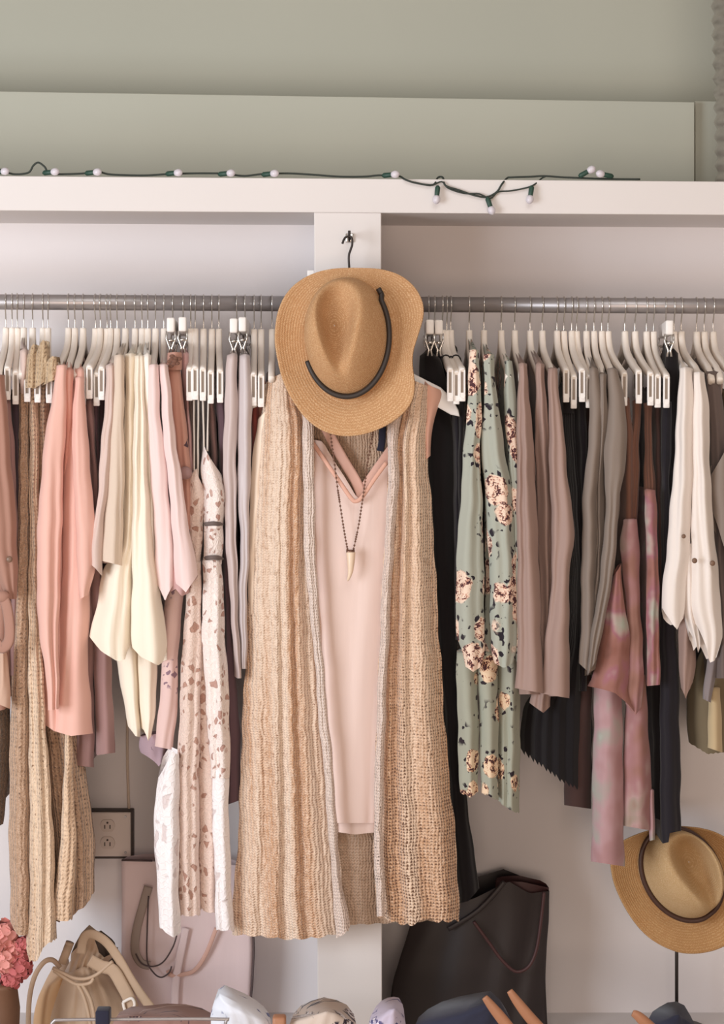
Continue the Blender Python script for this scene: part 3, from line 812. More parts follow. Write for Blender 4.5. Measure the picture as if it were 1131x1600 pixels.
G('blouse', 'grey lilac satin blouse clipped next to the plum trousers', 'blouse', 370, 364, 'clip', 'white clip hanger holding the first grey satin blouse', [
    dict(n='body', m='grey_satin_pink', rows=[(556, 355, 371), (640, 350, 371), (750, 349, 369), (900, 356, 371), (1000, 364, 374), (1050, 370, 377)], top=555, bot=1060, yf=-0.095, amp=.007, folds=14)], gg)
G('blouse', 'paler grey satin blouse partly behind the white front hanger', 'blouse', 383, 378, 'clip', 'white clip hanger holding the paler grey satin blouse', [
    dict(n='body', m='grey_satin', rows=[(557, 373, 391), (640, 371, 394), (750, 371, 391), (850, 375, 389), (960, 372, 386), (1040, 377, 386)], top=556, bot=1045, yf=-0.09, amp=.008, folds=14)], gg)
G('camisole', 'brick red camisole just behind the white front hanger', 'camisole', 397, 396, 'notched', hl('the brick red camisole'), [
    dict(n='body', m='red', rows=[(605, 392, 404), (700, 393, 404), (1000, 388, 398)], top=603, bot=1000, yf=-0.03, amp=.003)])
G('camisole', 'coral camisole behind the crochet vest, beside the red one', 'camisole', 408, 408, 'notched', hl('the coral camisole'), [
    dict(n='body', m='coral_deep', rows=[(600, 403, 416), (900, 402, 414)], top=598, bot=900, yf=-0.02, amp=.003)])
G('blouse', 'grey cotton blouse almost hidden behind the straw hat', 'blouse', 425, 424, 'plain', hl('the grey cotton blouse behind the hat'), [
    dict(n='body', m='grey_cloth', rows=[(585, 417, 430), (900, 415, 430)], top=584, bot=1000, yf=[(500, -0.01), (1000, -.01)], depth=.2, amp=.003)])

# ================================================================== right rod
bkG = 'black garments at the pillar end of the rod'
G('long_dress', 'long flared black dress hanging beside the crochet vest', 'dress', 670, 672, 'clip', 'white clip hanger holding the long black dress', [
    dict(n='body', m='black', rows=[(552, 655, 684), (600, 655, 698), (700, 662, 710), (800, 668, 711), (1000, 682, 714), (1150, 696, 720), (1300, 706, 736), (1395, 714, 750)], top=[(-1, 556), (0, 550), (1, 560)], bot=[(-1, 1412), (0, 1408), (1, 1388)], yf=-0.025, amp=.007, folds=16)])
G('skirt', 'short black skirt clipped behind the long black dress', 'skirt', 679, 687, 'clip', 'white clip hanger holding the short black skirt', [
    dict(n='body', m='black_blue', rows=[(555, 684, 698), (600, 689, 701), (700, 700, 709)], top=554, bot=[(-1, 1000), (1, 1000)], yf=0.03, depth=.22, amp=.002)])
G('trousers', 'black trousers on the first cord-tied hanger past the pillar', 'trousers', 691, 704, 'notched', 'ivory hanger tied with black cord, nearest the pillar', [
    dict(n='body', m='black', rows=[(612, 700, 709), (700, 707, 714), (900, 708, 714)], top=610, bot=1000, yf=0.0, depth=.25, amp=.002)])
G('trousers', 'black trousers on the middle cord-tied hanger', 'trousers', 698, 714, 'notched', 'ivory hanger tied with black cord, middle of three', [
    dict(n='body', m='black_blue', rows=[(622, 709, 719), (700, 711, 718), (900, 712, 718)], top=620, bot=1000, yf=-0.03, amp=.002)])
G('trousers', 'black trousers on the cord-tied hanger next to the floral dresses', 'trousers', 704, 723, 'notched', 'ivory hanger tied with black cord, next to the floral dresses', [
    dict(n='body', m='black', rows=[(624, 717, 728), (700, 717, 724), (900, 715, 721)], top=622, bot=1000, yf=-0.045, amp=.002)])
cords = [o for o in COL.objects if o.get('label', '').startswith('ivory hanger tied')]
for e in cords:
    bm = bmesh.new()
    for yy, zz in ((-0.025, NECK - 0.040), (-0.09, NECK - 0.062)):
        add_tube(bm, [(0.0095 * math.cos(a), yy + 0.004 * math.sin(a), zz + 0.0125 * math.sin(a)) for a in [2 * PI * k / 12 for k in range(12)]], 0.0016, 6, closed=True)
    o = link('cord_wrap', bm, M['black_cord']); o.parent = e
fg = 'sage green dresses printed with roses'
def floral_dress(hook, tip, label, short, sl, bo, sk, yf, skb, cuff=True):
    parts = [dict(n='body', m='floral_green', rows=bo, top=bo[0][0], bot=bo[-1][0], yf=yf + .045, amp=.006),
             dict(n='sleeve', m='floral_green', flat=True, rows=sl, top=sl[0][0] - 2, bot=[(-1, sl[-1][0] - 4), (0, sl[-1][0] + 4), (1, sl[-1][0] - 4)], yf=yf, depth=.03, amp=.009, folds=20),
             dict(n='skirt', m='floral_green_small', flat=True, rows=sk, top=sk[0][0], bot=skb, yf=yf + .03, depth=.05, amp=.009, folds=22, hem=3)]
    return G('floral_dress', label, 'dress', hook, tip, 'plain', short, parts, fg)
floral_dress(733, 741, 'green rose print dress nearest the black dress', hl('the rose print dress nearest the black dress'),
    [(549, 734, 748), (600, 731, 751), (660, 728, 752), (720, 723, 750), (800, 718, 754), (900, 712, 756), (990, 714, 757), (1020, 722, 756), (1046, 728, 750)],
    [(549, 734, 748), (700, 728, 750), (900, 722, 748), (1100, 720, 744)], [(1020, 713, 745), (1100, 714, 747), (1180, 716, 748), (1240, 719, 747)], -0.12, [(-1, 1238), (0, 1246), (1, 1236)])
floral_dress(756, 763, 'green rose print dress in the middle of the three', hl('the middle rose print dress'),
    [(556, 756, 771), (620, 756, 777), (700, 752, 788), (760, 756, 799), (850, 762, 806), (930, 765, 809), (1000, 767, 809), (1020, 768, 806), (1040, 772, 800)],
    [(556, 757, 771), (700, 756, 778), (900, 758, 778), (1100, 752, 774)], [(1020, 746, 778), (1100, 748, 778), (1180, 750, 779), (1244, 752, 778)], -0.118, [(-1, 1238), (0, 1246), (1, 1250)])
floral_dress(783, 794, 'green rose print dress beside the taupe blouses', hl('the rose print dress beside the taupe blouses'),
    [(566, 788, 800), (620, 788, 806), (680, 790, 809), (760, 798, 811), (900, 805, 813), (1035, 806, 813)],
    [(566, 788, 800), (700, 790, 804), (900, 796, 806), (1100, 790, 806)], [(1020, 778, 812), (1100, 778, 813), (1180, 777, 812), (1266, 778, 812)], -0.10, [(-1, 1250), (0, 1266), (1, 1270)])
tg = 'taupe mauve jersey blouses'
G('blouse', 'taupe jersey blouse right beside the green rose prints', 'blouse', 804, 815, 'plain', hl('the taupe blouse beside the rose prints'), [
    dict(n='body', m='taupe', rows=[(570, 810, 822), (700, 808, 834), (900, 812, 842), (1090, 812, 846)], top=569, bot=1085, yf=-0.09, amp=.006),
    dict(n='sleeve', m='taupe', flat=True, rows=[(570, 810, 822), (650, 808, 830), (750, 807, 836), (900, 808, 843), (1000, 808, 846), (1080, 805, 850)], top=568, bot=[(-1, 1075), (1, 1084)], yf=-0.128, depth=.03, amp=.011, folds=20)], tg)
G('blouse', 'taupe jersey blouse between two others with a dipping tail', 'blouse', 828, 842, 'plain', hl('the middle taupe blouse'), [
    dict(n='body', m='taupe', rows=[(570, 837, 850), (650, 836, 856), (760, 838, 864), (900, 842, 864), (1000, 842, 864), (1112, 826, 860)], top=569, bot=[(-1, 1098), (.4, 1114), (1, 1104)], yf=-0.08, amp=.009, folds=12)], tg)
G('blouse', 'taupe jersey blouse with a bulging sleeve next to the black skirt', 'blouse', 847, 863, 'plain', hl('the taupe blouse next to the black skirt'), [
    dict(n='body', m='taupe', rows=[(577, 857, 870), (700, 858, 878), (900, 860, 882), (1090, 856, 884)], top=576, bot=1088, yf=-0.085, amp=.006),
    dict(n='sleeve', m='taupe', flat=True, rows=[(577, 857, 870), (650, 857, 878), (750, 859, 888), (810, 861, 895), (850, 862, 897), (900, 862, 889), (1000, 852, 890), (1088, 846, 889)], top=576, bot=[(-1, 1084), (1, 1091)], yf=-0.125, depth=.03, amp=.011, folds=20)], tg)
G('pleated_skirt', 'long black pleated skirt with a stepped zigzag hem', 'skirt', 870, 885, 'notched', hl('the black pleated skirt'), [
    dict(n='waistband', m='black', flat=True, rows=[(622, 878, 894), (645, 878, 896)], top=620, bot=646, yf=-0.075, depth=.05, amp=.001),
    dict(n='skirt', m='black', rows=[(640, 878, 896), (800, 884, 906), (950, 886, 912), (1060, 850, 918), (1110, 816, 924), (1230, 815, 924)], top=638, bot=[(-1, 1172), (-.4, 1196), (.1, 1218), (.6, 1232), (1, 1230)], yf=[(640, -.07), (1000, -0.055), (1230, -.05)], amp=.010, folds=11, pleat=True, hem=4, hemk=16, zig=True, nu=90, rise=0)])
G('trousers', 'black trousers just past the pleated skirt', 'trousers', 881, 898, 'notched', hl('the black trousers past the pleated skirt'), [
    dict(n='body', m='black', rows=[(622, 893, 904), (800, 900, 912), (1000, 905, 913)], top=620, bot=1080, yf=-0.05, amp=.003)])
G('trousers', 'blue-black trousers beside the grey-taupe cardigans', 'trousers', 893, 910, 'notched', hl('the blue-black trousers'), [
    dict(n='body', m='black_blue', rows=[(608, 904, 916), (800, 908, 917), (1000, 908, 916)], top=606, bot=1080, yf=-0.055, amp=.003)])
G('skirt', 'dark brown skirt peeping out below the black pleated skirt', 'skirt', 901, 922, 'notched', hl('the dark brown skirt'), [
    dict(n='body', m='brown_dark', rows=[(622, 916, 929), (800, 914, 922), (1050, 908, 924), (1180, 884, 924), (1262, 880, 924)], top=620, bot=[(-1, 1258), (1, 1264)], yf=-0.03, amp=.003)])
kg = 'grey-taupe jersey cardigans'
G('cardigan', 'grey-taupe cardigan with a narrow sleeve beside the black trousers', 'cardigan', 916, 927, 'plain', hl('the grey-taupe cardigan beside the black trousers'), [
    dict(n='body', m='taupe_grey', rows=[(577, 920, 934), (640, 921, 943), (720, 916, 936), (780, 910, 932), (900, 908, 930), (1000, 906, 926), (1048, 904, 922)], top=576, bot=[(-1, 1036), (1, 1052)], yf=-0.10, amp=.008, folds=14)], kg)
G('cardigan', 'grey-taupe cardigan in the middle of the three', 'cardigan', 928, 942, 'plain', hl('the middle grey-taupe cardigan'), [
    dict(n='body', m='taupe_grey', rows=[(586, 936, 948), (650, 936, 949), (760, 928, 944), (850, 930, 944), (950, 922, 940), (1050, 914, 938)], top=585, bot=[(-1, 1056), (1, 1040)], yf=-0.08, amp=.007, folds=12)], kg)
G('cardigan', 'grey-taupe cardigan with an open draped front beside the rust tops', 'cardigan', 940, 957, 'plain', hl('the draped grey-taupe cardigan'), [
    dict(n='body', m='taupe_grey', rows=[(577, 950, 964), (640, 948, 974), (720, 946, 970), (850, 942, 964), (1000, 926, 948)], top=576, bot=[(-1, 1042), (1, 1000)], yf=-0.075, amp=.006),
    dict(n='sleeve', m='taupe_grey', flat=True, rows=[(577, 950, 964), (640, 949, 978), (700, 944, 979), (800, 946, 966), (900, 938, 958), (980, 926, 942), (1050, 918, 930)], top=576, bot=[(-1, 1056), (1, 1030)], yf=-0.118, depth=.028, amp=.010, folds=16)], kg)
rg = 'rust and brown tops on slotted hangers'
G('blouse', 'rust brown top next to the draped grey-taupe cardigan', 'top', 950, 977, 'notched', hl('the rust top next to the draped cardigan'), [
    dict(n='body', m='rust', rows=[(625, 974, 984), (700, 977, 989), (800, 976, 990), (880, 972, 986)], top=622, bot=960, yf=-0.065, amp=.005)], rg)
g = G('tie_dye_dress', 'rust and lilac tie-dye dress with a flounce and long narrow skirt', 'dress', 976, 999, 'notched', hl('the tie-dye dress with the flounce'), [
    dict(n='strap', m='rust', flat=True, rows=[(628, 988, 1002), (700, 985, 999), (760, 984, 998), (818, 975, 996)], top=626, bot=818, yf=-0.055, depth=.01, amp=.005, folds=5),
    dict(n='bodice', m='tie_c', rows=[(814, 974, 995), (850, 969, 998), (900, 972, 1000), (960, 980, 1000), (1000, 981, 1004), (1060, 977, 1006), (1116, 978, 1000)], top=812, bot=[(-1, 1100), (.3, 1118), (1, 1104)], yf=-0.085, amp=.008, folds=20, rise=0),
    dict(n='flounce', m='tie_a', flat=True, rows=[(880, 962, 970), (930, 952, 974), (1000, 938, 984), (1060, 924, 986), (1080, 918, 986), (1112, 960, 990)], top=[(-1, 900), (1, 880)], bot=[(-1, 1072), (-.4, 1076), (.2, 1082), (1, 1114)], yf=-0.105, depth=.025, amp=.012, folds=20),
    dict(n='skirt', m='tie_b', flat=True, rows=[(1070, 928, 970), (1150, 927, 973), (1250, 925, 974), (1350, 924, 976)], top=1064, bot=[(-1, 1346), (1, 1354)], yf=-0.075, depth=.04, amp=.005, folds=40)])
G('tie_dye_dress', 'pink tie-dye dress with a straight hem next to the black trousers', 'dress', 992, 1018, 'notched', hl('the pink tie-dye dress'), [
    dict(n='strap', m='rust', flat=True, rows=[(632, 1006, 1018), (700, 1006, 1020), (770, 1006, 1024)], top=630, bot=775, yf=-0.055, depth=.01, amp=.005, folds=5),
    dict(n='bodice', m='tie_a', rows=[(768, 1006, 1024), (850, 1010, 1028), (950, 1010, 1030), (1072, 1011, 1031)], top=766, bot=[(-1, 1072), (1, 1070)], yf=-0.09, amp=.006, folds=16, rise=0),
    dict(n='skirt', m='tie_c', flat=True, rows=[(1060, 978, 1008), (1150, 976, 1014), (1250, 973, 1018), (1295, 973, 1018)], top=1055, bot=[(-1, 1290), (1, 1298)], yf=-0.065, depth=.04, amp=.007, folds=24),
    dict(n='ribbon', m='tie_b', flat=True, rows=[(1240, 1014, 1021), (1312, 1015, 1024)], top=1235, bot=[(-1, 1314), (1, 1312)], yf=-0.05, depth=.008, amp=.001)])
G('blouse', 'dark brown top hidden behind the pink tie-dye dress', 'top', 1010, 1029, 'notched', hl('the dark brown top'), [
    dict(n='body', m='brown_dark', rows=[(630, 1022, 1034), (750, 1024, 1034), (900, 1030, 1036)], top=628, bot=980, yf=-0.04, amp=.003)], rg)
G('trousers', 'long black trousers hanging above the brown straw hat', 'trousers', 1021, 1043, 'notched', hl('the long black trousers above the brown hat'), [
    dict(n='leg', m='black_blue', rows=[(630, 1034, 1050), (800, 1034, 1046), (900, 1034, 1052), (1050, 1032, 1060), (1200, 1032, 1063), (1315, 1034, 1064)], top=628, bot=[(-1, 1318), (-.35, 1316), (-.3, 1302), (1, 1298)], yf=-0.06, amp=.006, folds=14),
    dict(n='leg', m='black', flat=True, rows=[(1040, 1018, 1036), (1280, 1022, 1040)], top=1030, bot=[(-1, 1278), (1, 1284)], yf=-0.02, depth=.03, amp=.003)])
G('jacket', 'black jacket clipped beside the white blouses', 'jacket', 1040, 1047, 'clip', 'white clip hanger tilted beside the white blouses', [
    dict(n='body', m='black', rows=[(545, 1042, 1058), (600, 1038, 1062), (700, 1040, 1058), (900, 1046, 1058)], top=[(-1, 556), (.2, 544), (1, 552)], bot=960, yf=-0.045, amp=.004)], roll=0.0)
wg = 'white blouses with small dark buttons'
def cuff(rows, y0, y1): pass
gA = G('blouse', 'white blouse with a rounded cuff next to the black jacket', 'blouse', 1053, 1072, 'plain', hl('the white blouse next to the black jacket'), [
    dict(n='body', m='white_cloth', rows=[(577, 1063, 1082), (700, 1060, 1088), (850, 1056, 1088), (1000, 1066, 1092)], top=576, bot=930, yf=-0.085, amp=.006),
    dict(n='sleeve', m='white_cloth', flat=True, rows=[(577, 1062, 1081), (650, 1058, 1084), (750, 1051, 1082), (850, 1042, 1078), (920, 1035, 1072), (955, 1036, 1070), (975, 1044, 1066)], top=575, bot=[(-1, 950), (-.4, 976), (.2, 984), (1, 966)], yf=-0.128, depth=.03, amp=.012, folds=20)], wg)
gB = G('blouse', 'white blouse with a long drooping cuff beside the taupe jacket', 'blouse', 1064, 1092, 'plain', hl('the white blouse beside the taupe jacket'), [
    dict(n='body', m='white_cloth', rows=[(583, 1085, 1100), (700, 1086, 1106), (850, 1084, 1110), (950, 1086, 1116)], top=582, bot=930, yf=-0.085, amp=.006),
    dict(n='sleeve', m='white_cloth', flat=True, rows=[(583, 1084, 1101), (650, 1083, 1108), (750, 1082, 1110), (850, 1080, 1118), (950, 1079, 1127), (985, 1090, 1129), (1030, 1096, 1122)], top=582, bot=[(-1, 975), (-.5, 1010), (-.1, 1036), (.6, 1032), (1, 996)], yf=-0.130, depth=.03, amp=.013, folds=20),
    dict(n='cuff', m='white_cloth', flat=True, rows=[(860, 1066, 1084), (950, 1068, 1090), (1000, 1080, 1096), (1018, 1084, 1096)], top=850, bot=[(-1, 985), (0, 1020), (1, 1004)], yf=-0.108, depth=.02, amp=.007, folds=14)], wg)
bead(gA, 'button', 1068, 838, -0.136, 0.0042, M['button'])
bead(gB, 'button', 1085, 876, -0.139, 0.0052, M['button'])
bead(gB, 'button', 1113, 880, -0.139, 0.0052, M['button'])
G('jacket', 'dark taupe jacket with a folded lapel at the far end', 'jacket', 1088, 1112, 'plain', hl('the dark taupe jacket'), [
    dict(n='body', m='taupe_dark', rows=[(582, 1104, 1124), (650, 1108, 1132), (740, 1112, 1140), (850, 1116, 1142), (980, 1124, 1150), (1095, 1120, 1150)], top=581, bot=1060, yf=-0.09, amp=.010, folds=14),
    dict(n='lapel', m='taupe_grey', flat=True, rows=[(690, 1118, 1150), (760, 1106, 1150), (800, 1112, 1150), (900, 1124, 1150)], top=[(-1, 750), (0, 705), (1, 680)], bot=[(-1, 800), (1, 930)], yf=-0.118, depth=.02, amp=.006)])
G('skirt', 'olive skirt with a khaki stripe at the far end of the rod', 'skirt', 1114, 1142, 'notched', hl('the olive skirt'), [
    dict(n='body', m='olive', rows=[(620, 1136, 1154), (950, 1128, 1160), (1060, 1076, 1160), (1170, 1076, 1160)], top=618, bot=[(-1, 1160), (-.3, 1178), (1, 1172)], yf=-0.03, amp=.008, folds=16, hem=2),
    dict(n='stripe', m='khaki', flat=True, rows=[(1080, 1108, 1126), (1172, 1104, 1128)], top=1075, bot=[(-1, 1168), (1, 1176)], yf=-0.05, depth=.012, amp=.002)])
G('scarf', 'long grey-taupe scarf ends hanging below the white cuffs', 'scarf', 1100, 1125, 'plain', hl('the grey-taupe scarf'), [
    dict(n='tail', m='taupe', flat=True, rows=[(960, 1060, 1084), (1040, 1061, 1086), (1090, 1064, 1078)], top=940, bot=[(-1, 1075), (0, 1092), (1, 1066)], yf=-0.075, depth=.012, amp=.006),
    dict(n='tail', m='grey_cloth', flat=True, rows=[(1020, 1106, 1126), (1095, 1098, 1110)], top=1000, bot=[(-1, 1092), (1, 1098)], yf=-0.075, depth=.012, amp=.005),
    dict(n='body', m='taupe', rows=[(600, 1116, 1128), (900, 1114, 1124), (1000, 1100, 1120)], top=598, bot=1010, yf=-0.05, amp=.003)])

# ================================================================== the outfit on the pillar
M['vest'] = knit('vest_knit', (240, 210, 184), (210, 162, 124), rib=0.0080, row=0.0062, hole=0.0, low=0.75, lowz=1.25, highz=0.6, streak=30, hcol=(126, 90, 70))
M['vest_fuzzy'] = knit('vest_fuzzy_knit', (242, 216, 194), (210, 160, 122), rib=0.0090, row=0.0050, hole=-0.2, low=0.25, lowz=1.3, highz=0.6, streak=22, hcol=(176, 122, 98))
M['vest_trim'] = knit('vest_trim_knit', (236, 216, 204), (226, 202, 188), rib=0.006, row=0.006, hole=0.0, streak=20)
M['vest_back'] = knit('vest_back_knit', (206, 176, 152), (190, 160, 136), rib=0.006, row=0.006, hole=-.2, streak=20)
M['peach'] = satin('peach_crepe', (233, 209, 200), 0.55, 0.03)
M['peach_deep'] = satin('peach_binding', (224, 174, 154), 0.55, 0.03)
M['lit_peach_side'] = satin('lit_peach_side', (246, 226, 206), 0.55, 0.03)  # paler peach for the slip's left edge, side light put into the colour
M['rose_strap'] = satin('rose_strap', (222, 178, 162), 0.5, 0.03)
M['navy'] = C('navy_cloth', (44, 44, 60))
M['bead'] = plain('bronze_bead', (120, 88, 72), 0.35, 0.5)
M['horn'] = plain('pale_horn', (240, 214, 188), 0.35, noise=0.15, scale=40)
M['straw'] = straw('tan_straw', (200, 154, 110), (184, 136, 92), (222, 186, 146))
M['straw2'] = straw('honey_straw', (190, 146, 98), (172, 126, 80), (204, 166, 120))
M['straw2_crown'] = straw('pale_straw', (206, 174, 130), (190, 152, 106), (218, 190, 150))
M['leather_band'] = plain('dark_leather', (50, 42, 38), 0.5)
M['leather_band2'] = plain('brown_leather', (70, 44, 34), 0.5)

cx = 547
hook = empty('wall_hook', P(546, 374, 0.0), 'small metal hook screwed high on the white pillar', 'hook')
bm = bmesh.new()
p = P(546, 372, 0.004)
add_box(bm, (p.x - .008, -0.002, p.z - .009), (p.x + .008, 0.004, p.z + .009), .002)
link('plate', bm, M['chrome'], hook)
bm = bmesh.new()
add_tube(bm, spline([p + Vector((0, -.005, .002)), p + Vector((0, -.030, .001)), p + Vector((0, -.048, -.008)), p + Vector((0, -.056, .004)), p + Vector((0, -.056, .010))], 5), 0.0026, 8)
link('prong', bm, M['dark_metal'], hook)

HYF = -0.048
hg = empty('clothes_hanger', P(547, 520, HYF), 'broad white hanger carrying the outfit on the pillar', 'clothes hanger')
bm = bmesh.new()
out = [(547, 516), (560, 524), (600, 556), (650, 586), (688, 605), (706, 622), (716, 640), (718, 651), (704, 648), (676, 632), (640, 618), (600, 604), (547, 600),
       (490, 604), (450, 616), (418, 628), (396, 638), (376, 643), (377, 632), (390, 616), (413, 601), (450, 584), (500, 552), (534, 524)]
pts = [P(x, y, HYF) for x, y in out]
add_prism(bm, [(q.x, q.z) for q in pts], HYF - .006, HYF + .006, 0.003)
link('body', bm, M['hanger_white'], hg)
bm = bmesh.new()
top = P(546, 376, HYF - .004)
add_tube(bm, spline([top + Vector((-.014, 0, -.006)), top + Vector((-.008, 0, .006)), top + Vector((.003, 0, .007)), top + Vector((.005, 0, -.008)), P(545, 400, HYF), P(546, 425, HYF), P(547, 470, HYF), P(547, 522, HYF)], 5), 0.0022, 8)
link('hook', bm, M['dark_metal'], hg)

vest = empty('knit_vest', P(547, 600, -.08), 'long open beige knit vest with lacy ribs on the pillar hanger', 'vest')
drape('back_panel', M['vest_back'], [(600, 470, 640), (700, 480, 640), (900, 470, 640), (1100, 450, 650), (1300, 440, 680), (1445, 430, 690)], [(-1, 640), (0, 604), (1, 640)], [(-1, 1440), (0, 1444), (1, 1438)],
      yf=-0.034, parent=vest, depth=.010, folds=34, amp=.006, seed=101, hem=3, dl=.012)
LP = [(590, 416, 468), (625, 411, 474), (660, 406, 487), (700, 401, 490), (800, 394, 491), (900, 389, 494), (1000, 385, 501), (1100, 380, 509), (1180, 376, 516), (1230, 375, 521), (1350, 369, 531), (1420, 363, 540), (1465, 362, 546)]
drape('front_panel', M['vest_fuzzy'], LP, [(-1, 598), (-.5, 588), (1, 570)], [(-1, 1460), (-.5, 1463), (0, 1468), (.5, 1464), (1, 1454)],
      yf=-0.094, parent=vest, depth=.020, folds=30, amp=.017, seed=102, hem=3, hemk=7, dl=.035, jit=1.0, nu=110)
drape('edge_trim', M['vest_trim'], [(600, 466, 480), (660, 472, 489), (800, 474, 492), (900, 478, 495), (1000, 489, 502), (1100, 496, 511), (1230, 508, 523), (1320, 514, 528), (1390, 520, 536), (1460, 524, 550)], 596, [(-1, 1466), (0, 1460), (1, 1448)],
      yf=-0.108, parent=vest, depth=.012, folds=20, amp=.003, seed=103, jit=.8, dl=.010)
RP = [(595, 636, 672), (640, 622, 669), (690, 606, 668), (760, 606, 672), (860, 600, 679), (960, 595, 684), (1080, 590, 692), (1130, 588, 695), (1200, 586, 701), (1300, 584, 711), (1400, 586, 717), (1440, 590, 717)]
drape('front_panel', M['vest'], RP, [(-1, 590), (1, 604)], [(-1, 1430), (-.6, 1440), (-.2, 1446), (.2, 1434), (.5, 1440), (1, 1438)],
      yf=-0.092, parent=vest, depth=.020, folds=27, amp=.016, seed=104, hem=5, hemk=7, dl=.035, jit=1.0, nu=110)
drape('edge_trim', M['vest_trim'], [(600, 622, 640), (660, 608, 626), (690, 605, 622), (760, 606, 623), (860, 600, 615), (960, 595, 610), (1080, 590, 604), (1200, 586, 600), (1300, 584, 598), (1420, 588, 602)], 598, 1432,
      yf=-0.106, parent=vest, depth=.010, folds=20, amp=.003, seed=105, jit=.8, dl=.010)

slip = empty('slip_dress', P(547, 690, -.06), 'peach slip dress with a V neck under the open knit vest', 'dress')
drape('body', M['peach'], [(680, 478, 622), (760, 470, 640), (900, 474, 634), (1100, 490, 612), (1285, 508, 596)], [(-1, 684), (-.62, 690), (-.2, 744), (.06, 783), (.14, 780), (.5, 736), (.8, 716), (1, 705)], 1286,
      yf=-0.066, parent=slip, depth=.020, folds=46, amp=.007, seed=111, dl=.02, jit=.3)
drape('lining', M['peach'], [(1240, 512, 594), (1303, 514, 592)], 1235, [(-1, 1298), (0, 1304), (1, 1300)], yf=-0.058, parent=slip, depth=.010, folds=46, amp=.004, seed=112, dl=.012, jit=.3)
drape('side_panel', M['lit_peach_side'], [(640, 405, 420), (700, 396, 416), (800, 389, 410), (900, 387, 405), (960, 387, 402)], [(-1, 655), (1, 635)], [(-1, 965), (1, 950)], yf=-0.070, parent=slip, depth=.012, folds=20, amp=.003, seed=113, dl=.012)
drape('shoulder', M['peach_deep'], [(598, 662, 676), (612, 660, 690), (640, 660, 684), (680, 660, 674), (720, 660, 672)], [(-1, 594), (1, 610)], [(-1, 722), (1, 712)], yf=-0.064, parent=slip, depth=.010, folds=20, amp=.003, seed=114, dl=.012)
bm = bmesh.new()
add_tube(bm, spline([P(486, 688, -.078), P(505, 716, -.081), P(530, 752, -.084), P(548, 778, -.085), P(556, 783, -.085), P(566, 776, -.085), P(585, 748, -.084), P(604, 722, -.08)], 5), 0.0042, 8, flat=(.5, (0, 1, 0)))
link('neck_binding', bm, M['peach_deep'], slip)
bra = empty('bralette', P(560, 740, -.05), 'rose strappy bralette crossing inside the V neck of the slip', 'bralette')
for a in ([(500, 650), (520, 690), (540, 725), (556, 752), (566, 776)], [(626, 682), (605, 712), (588, 736), (572, 760), (562, 780)]):
    bm = bmesh.new()
    ps = [P(x, y, -.050 - .012 * i / 4) for i, (x, y) in enumerate(a)]
    add_tube(bm, spline(ps, 5), 0.0105, 10, flat=(.13, (0, 1, 0)))
    link('strap', bm, M['rose_strap'], bra)
bm = bmesh.new()
add_tube(bm, [P(598, 655, -.046), P(597, 690, -.046), P(594, 705, -.046)], 0.007, 8, flat=(.2, (0, 1, 0)))
link('lace_tie', bm, M['navy'], bra)

neck = empty('necklace', P(547, 860, -.09), 'beaded necklace with a pale horn pendant on the peach slip', 'necklace')
bm = bmesh.new()
for ptsx in ([(514, 650), (517, 685), (522, 720), (527, 760), (533, 800), (538, 832), (543, 859)], [(586, 650), (580, 690), (574, 725), (570, 755), (565, 790), (560, 822), (552, 859)]):
    pp = spline([P(x, y, -.090) for x, y in ptsx], 12)
    L_ = 0; last = None
    for q in pp:
        if last is None or (q - last).length > 0.0042:
            add_sphere(bm, q, 0.0021, (1, 1, 1), 8, 6); last = q
    add_tube(bm, pp, 0.0007, 5)
link('chain', bm, M['bead'], neck)
bm = bmesh.new()
add_tube(bm, [P(541, 862, -.090), P(554, 862, -.090)], 0.0042, 10)
link('cap', bm, M['bead'], neck)
bm = bmesh.new()
hp = spline([P(548, 863, -.090), P(548, 880, -.092), P(547, 895, -.092), P(543, 908, -.090)], 6)
add_tube(bm, hp, [0.0085 * (1 - i / (len(hp) - 1)) ** .7 + .0008 for i in range(len(hp))], 14)
link('pendant', bm, M['horn'], neck)

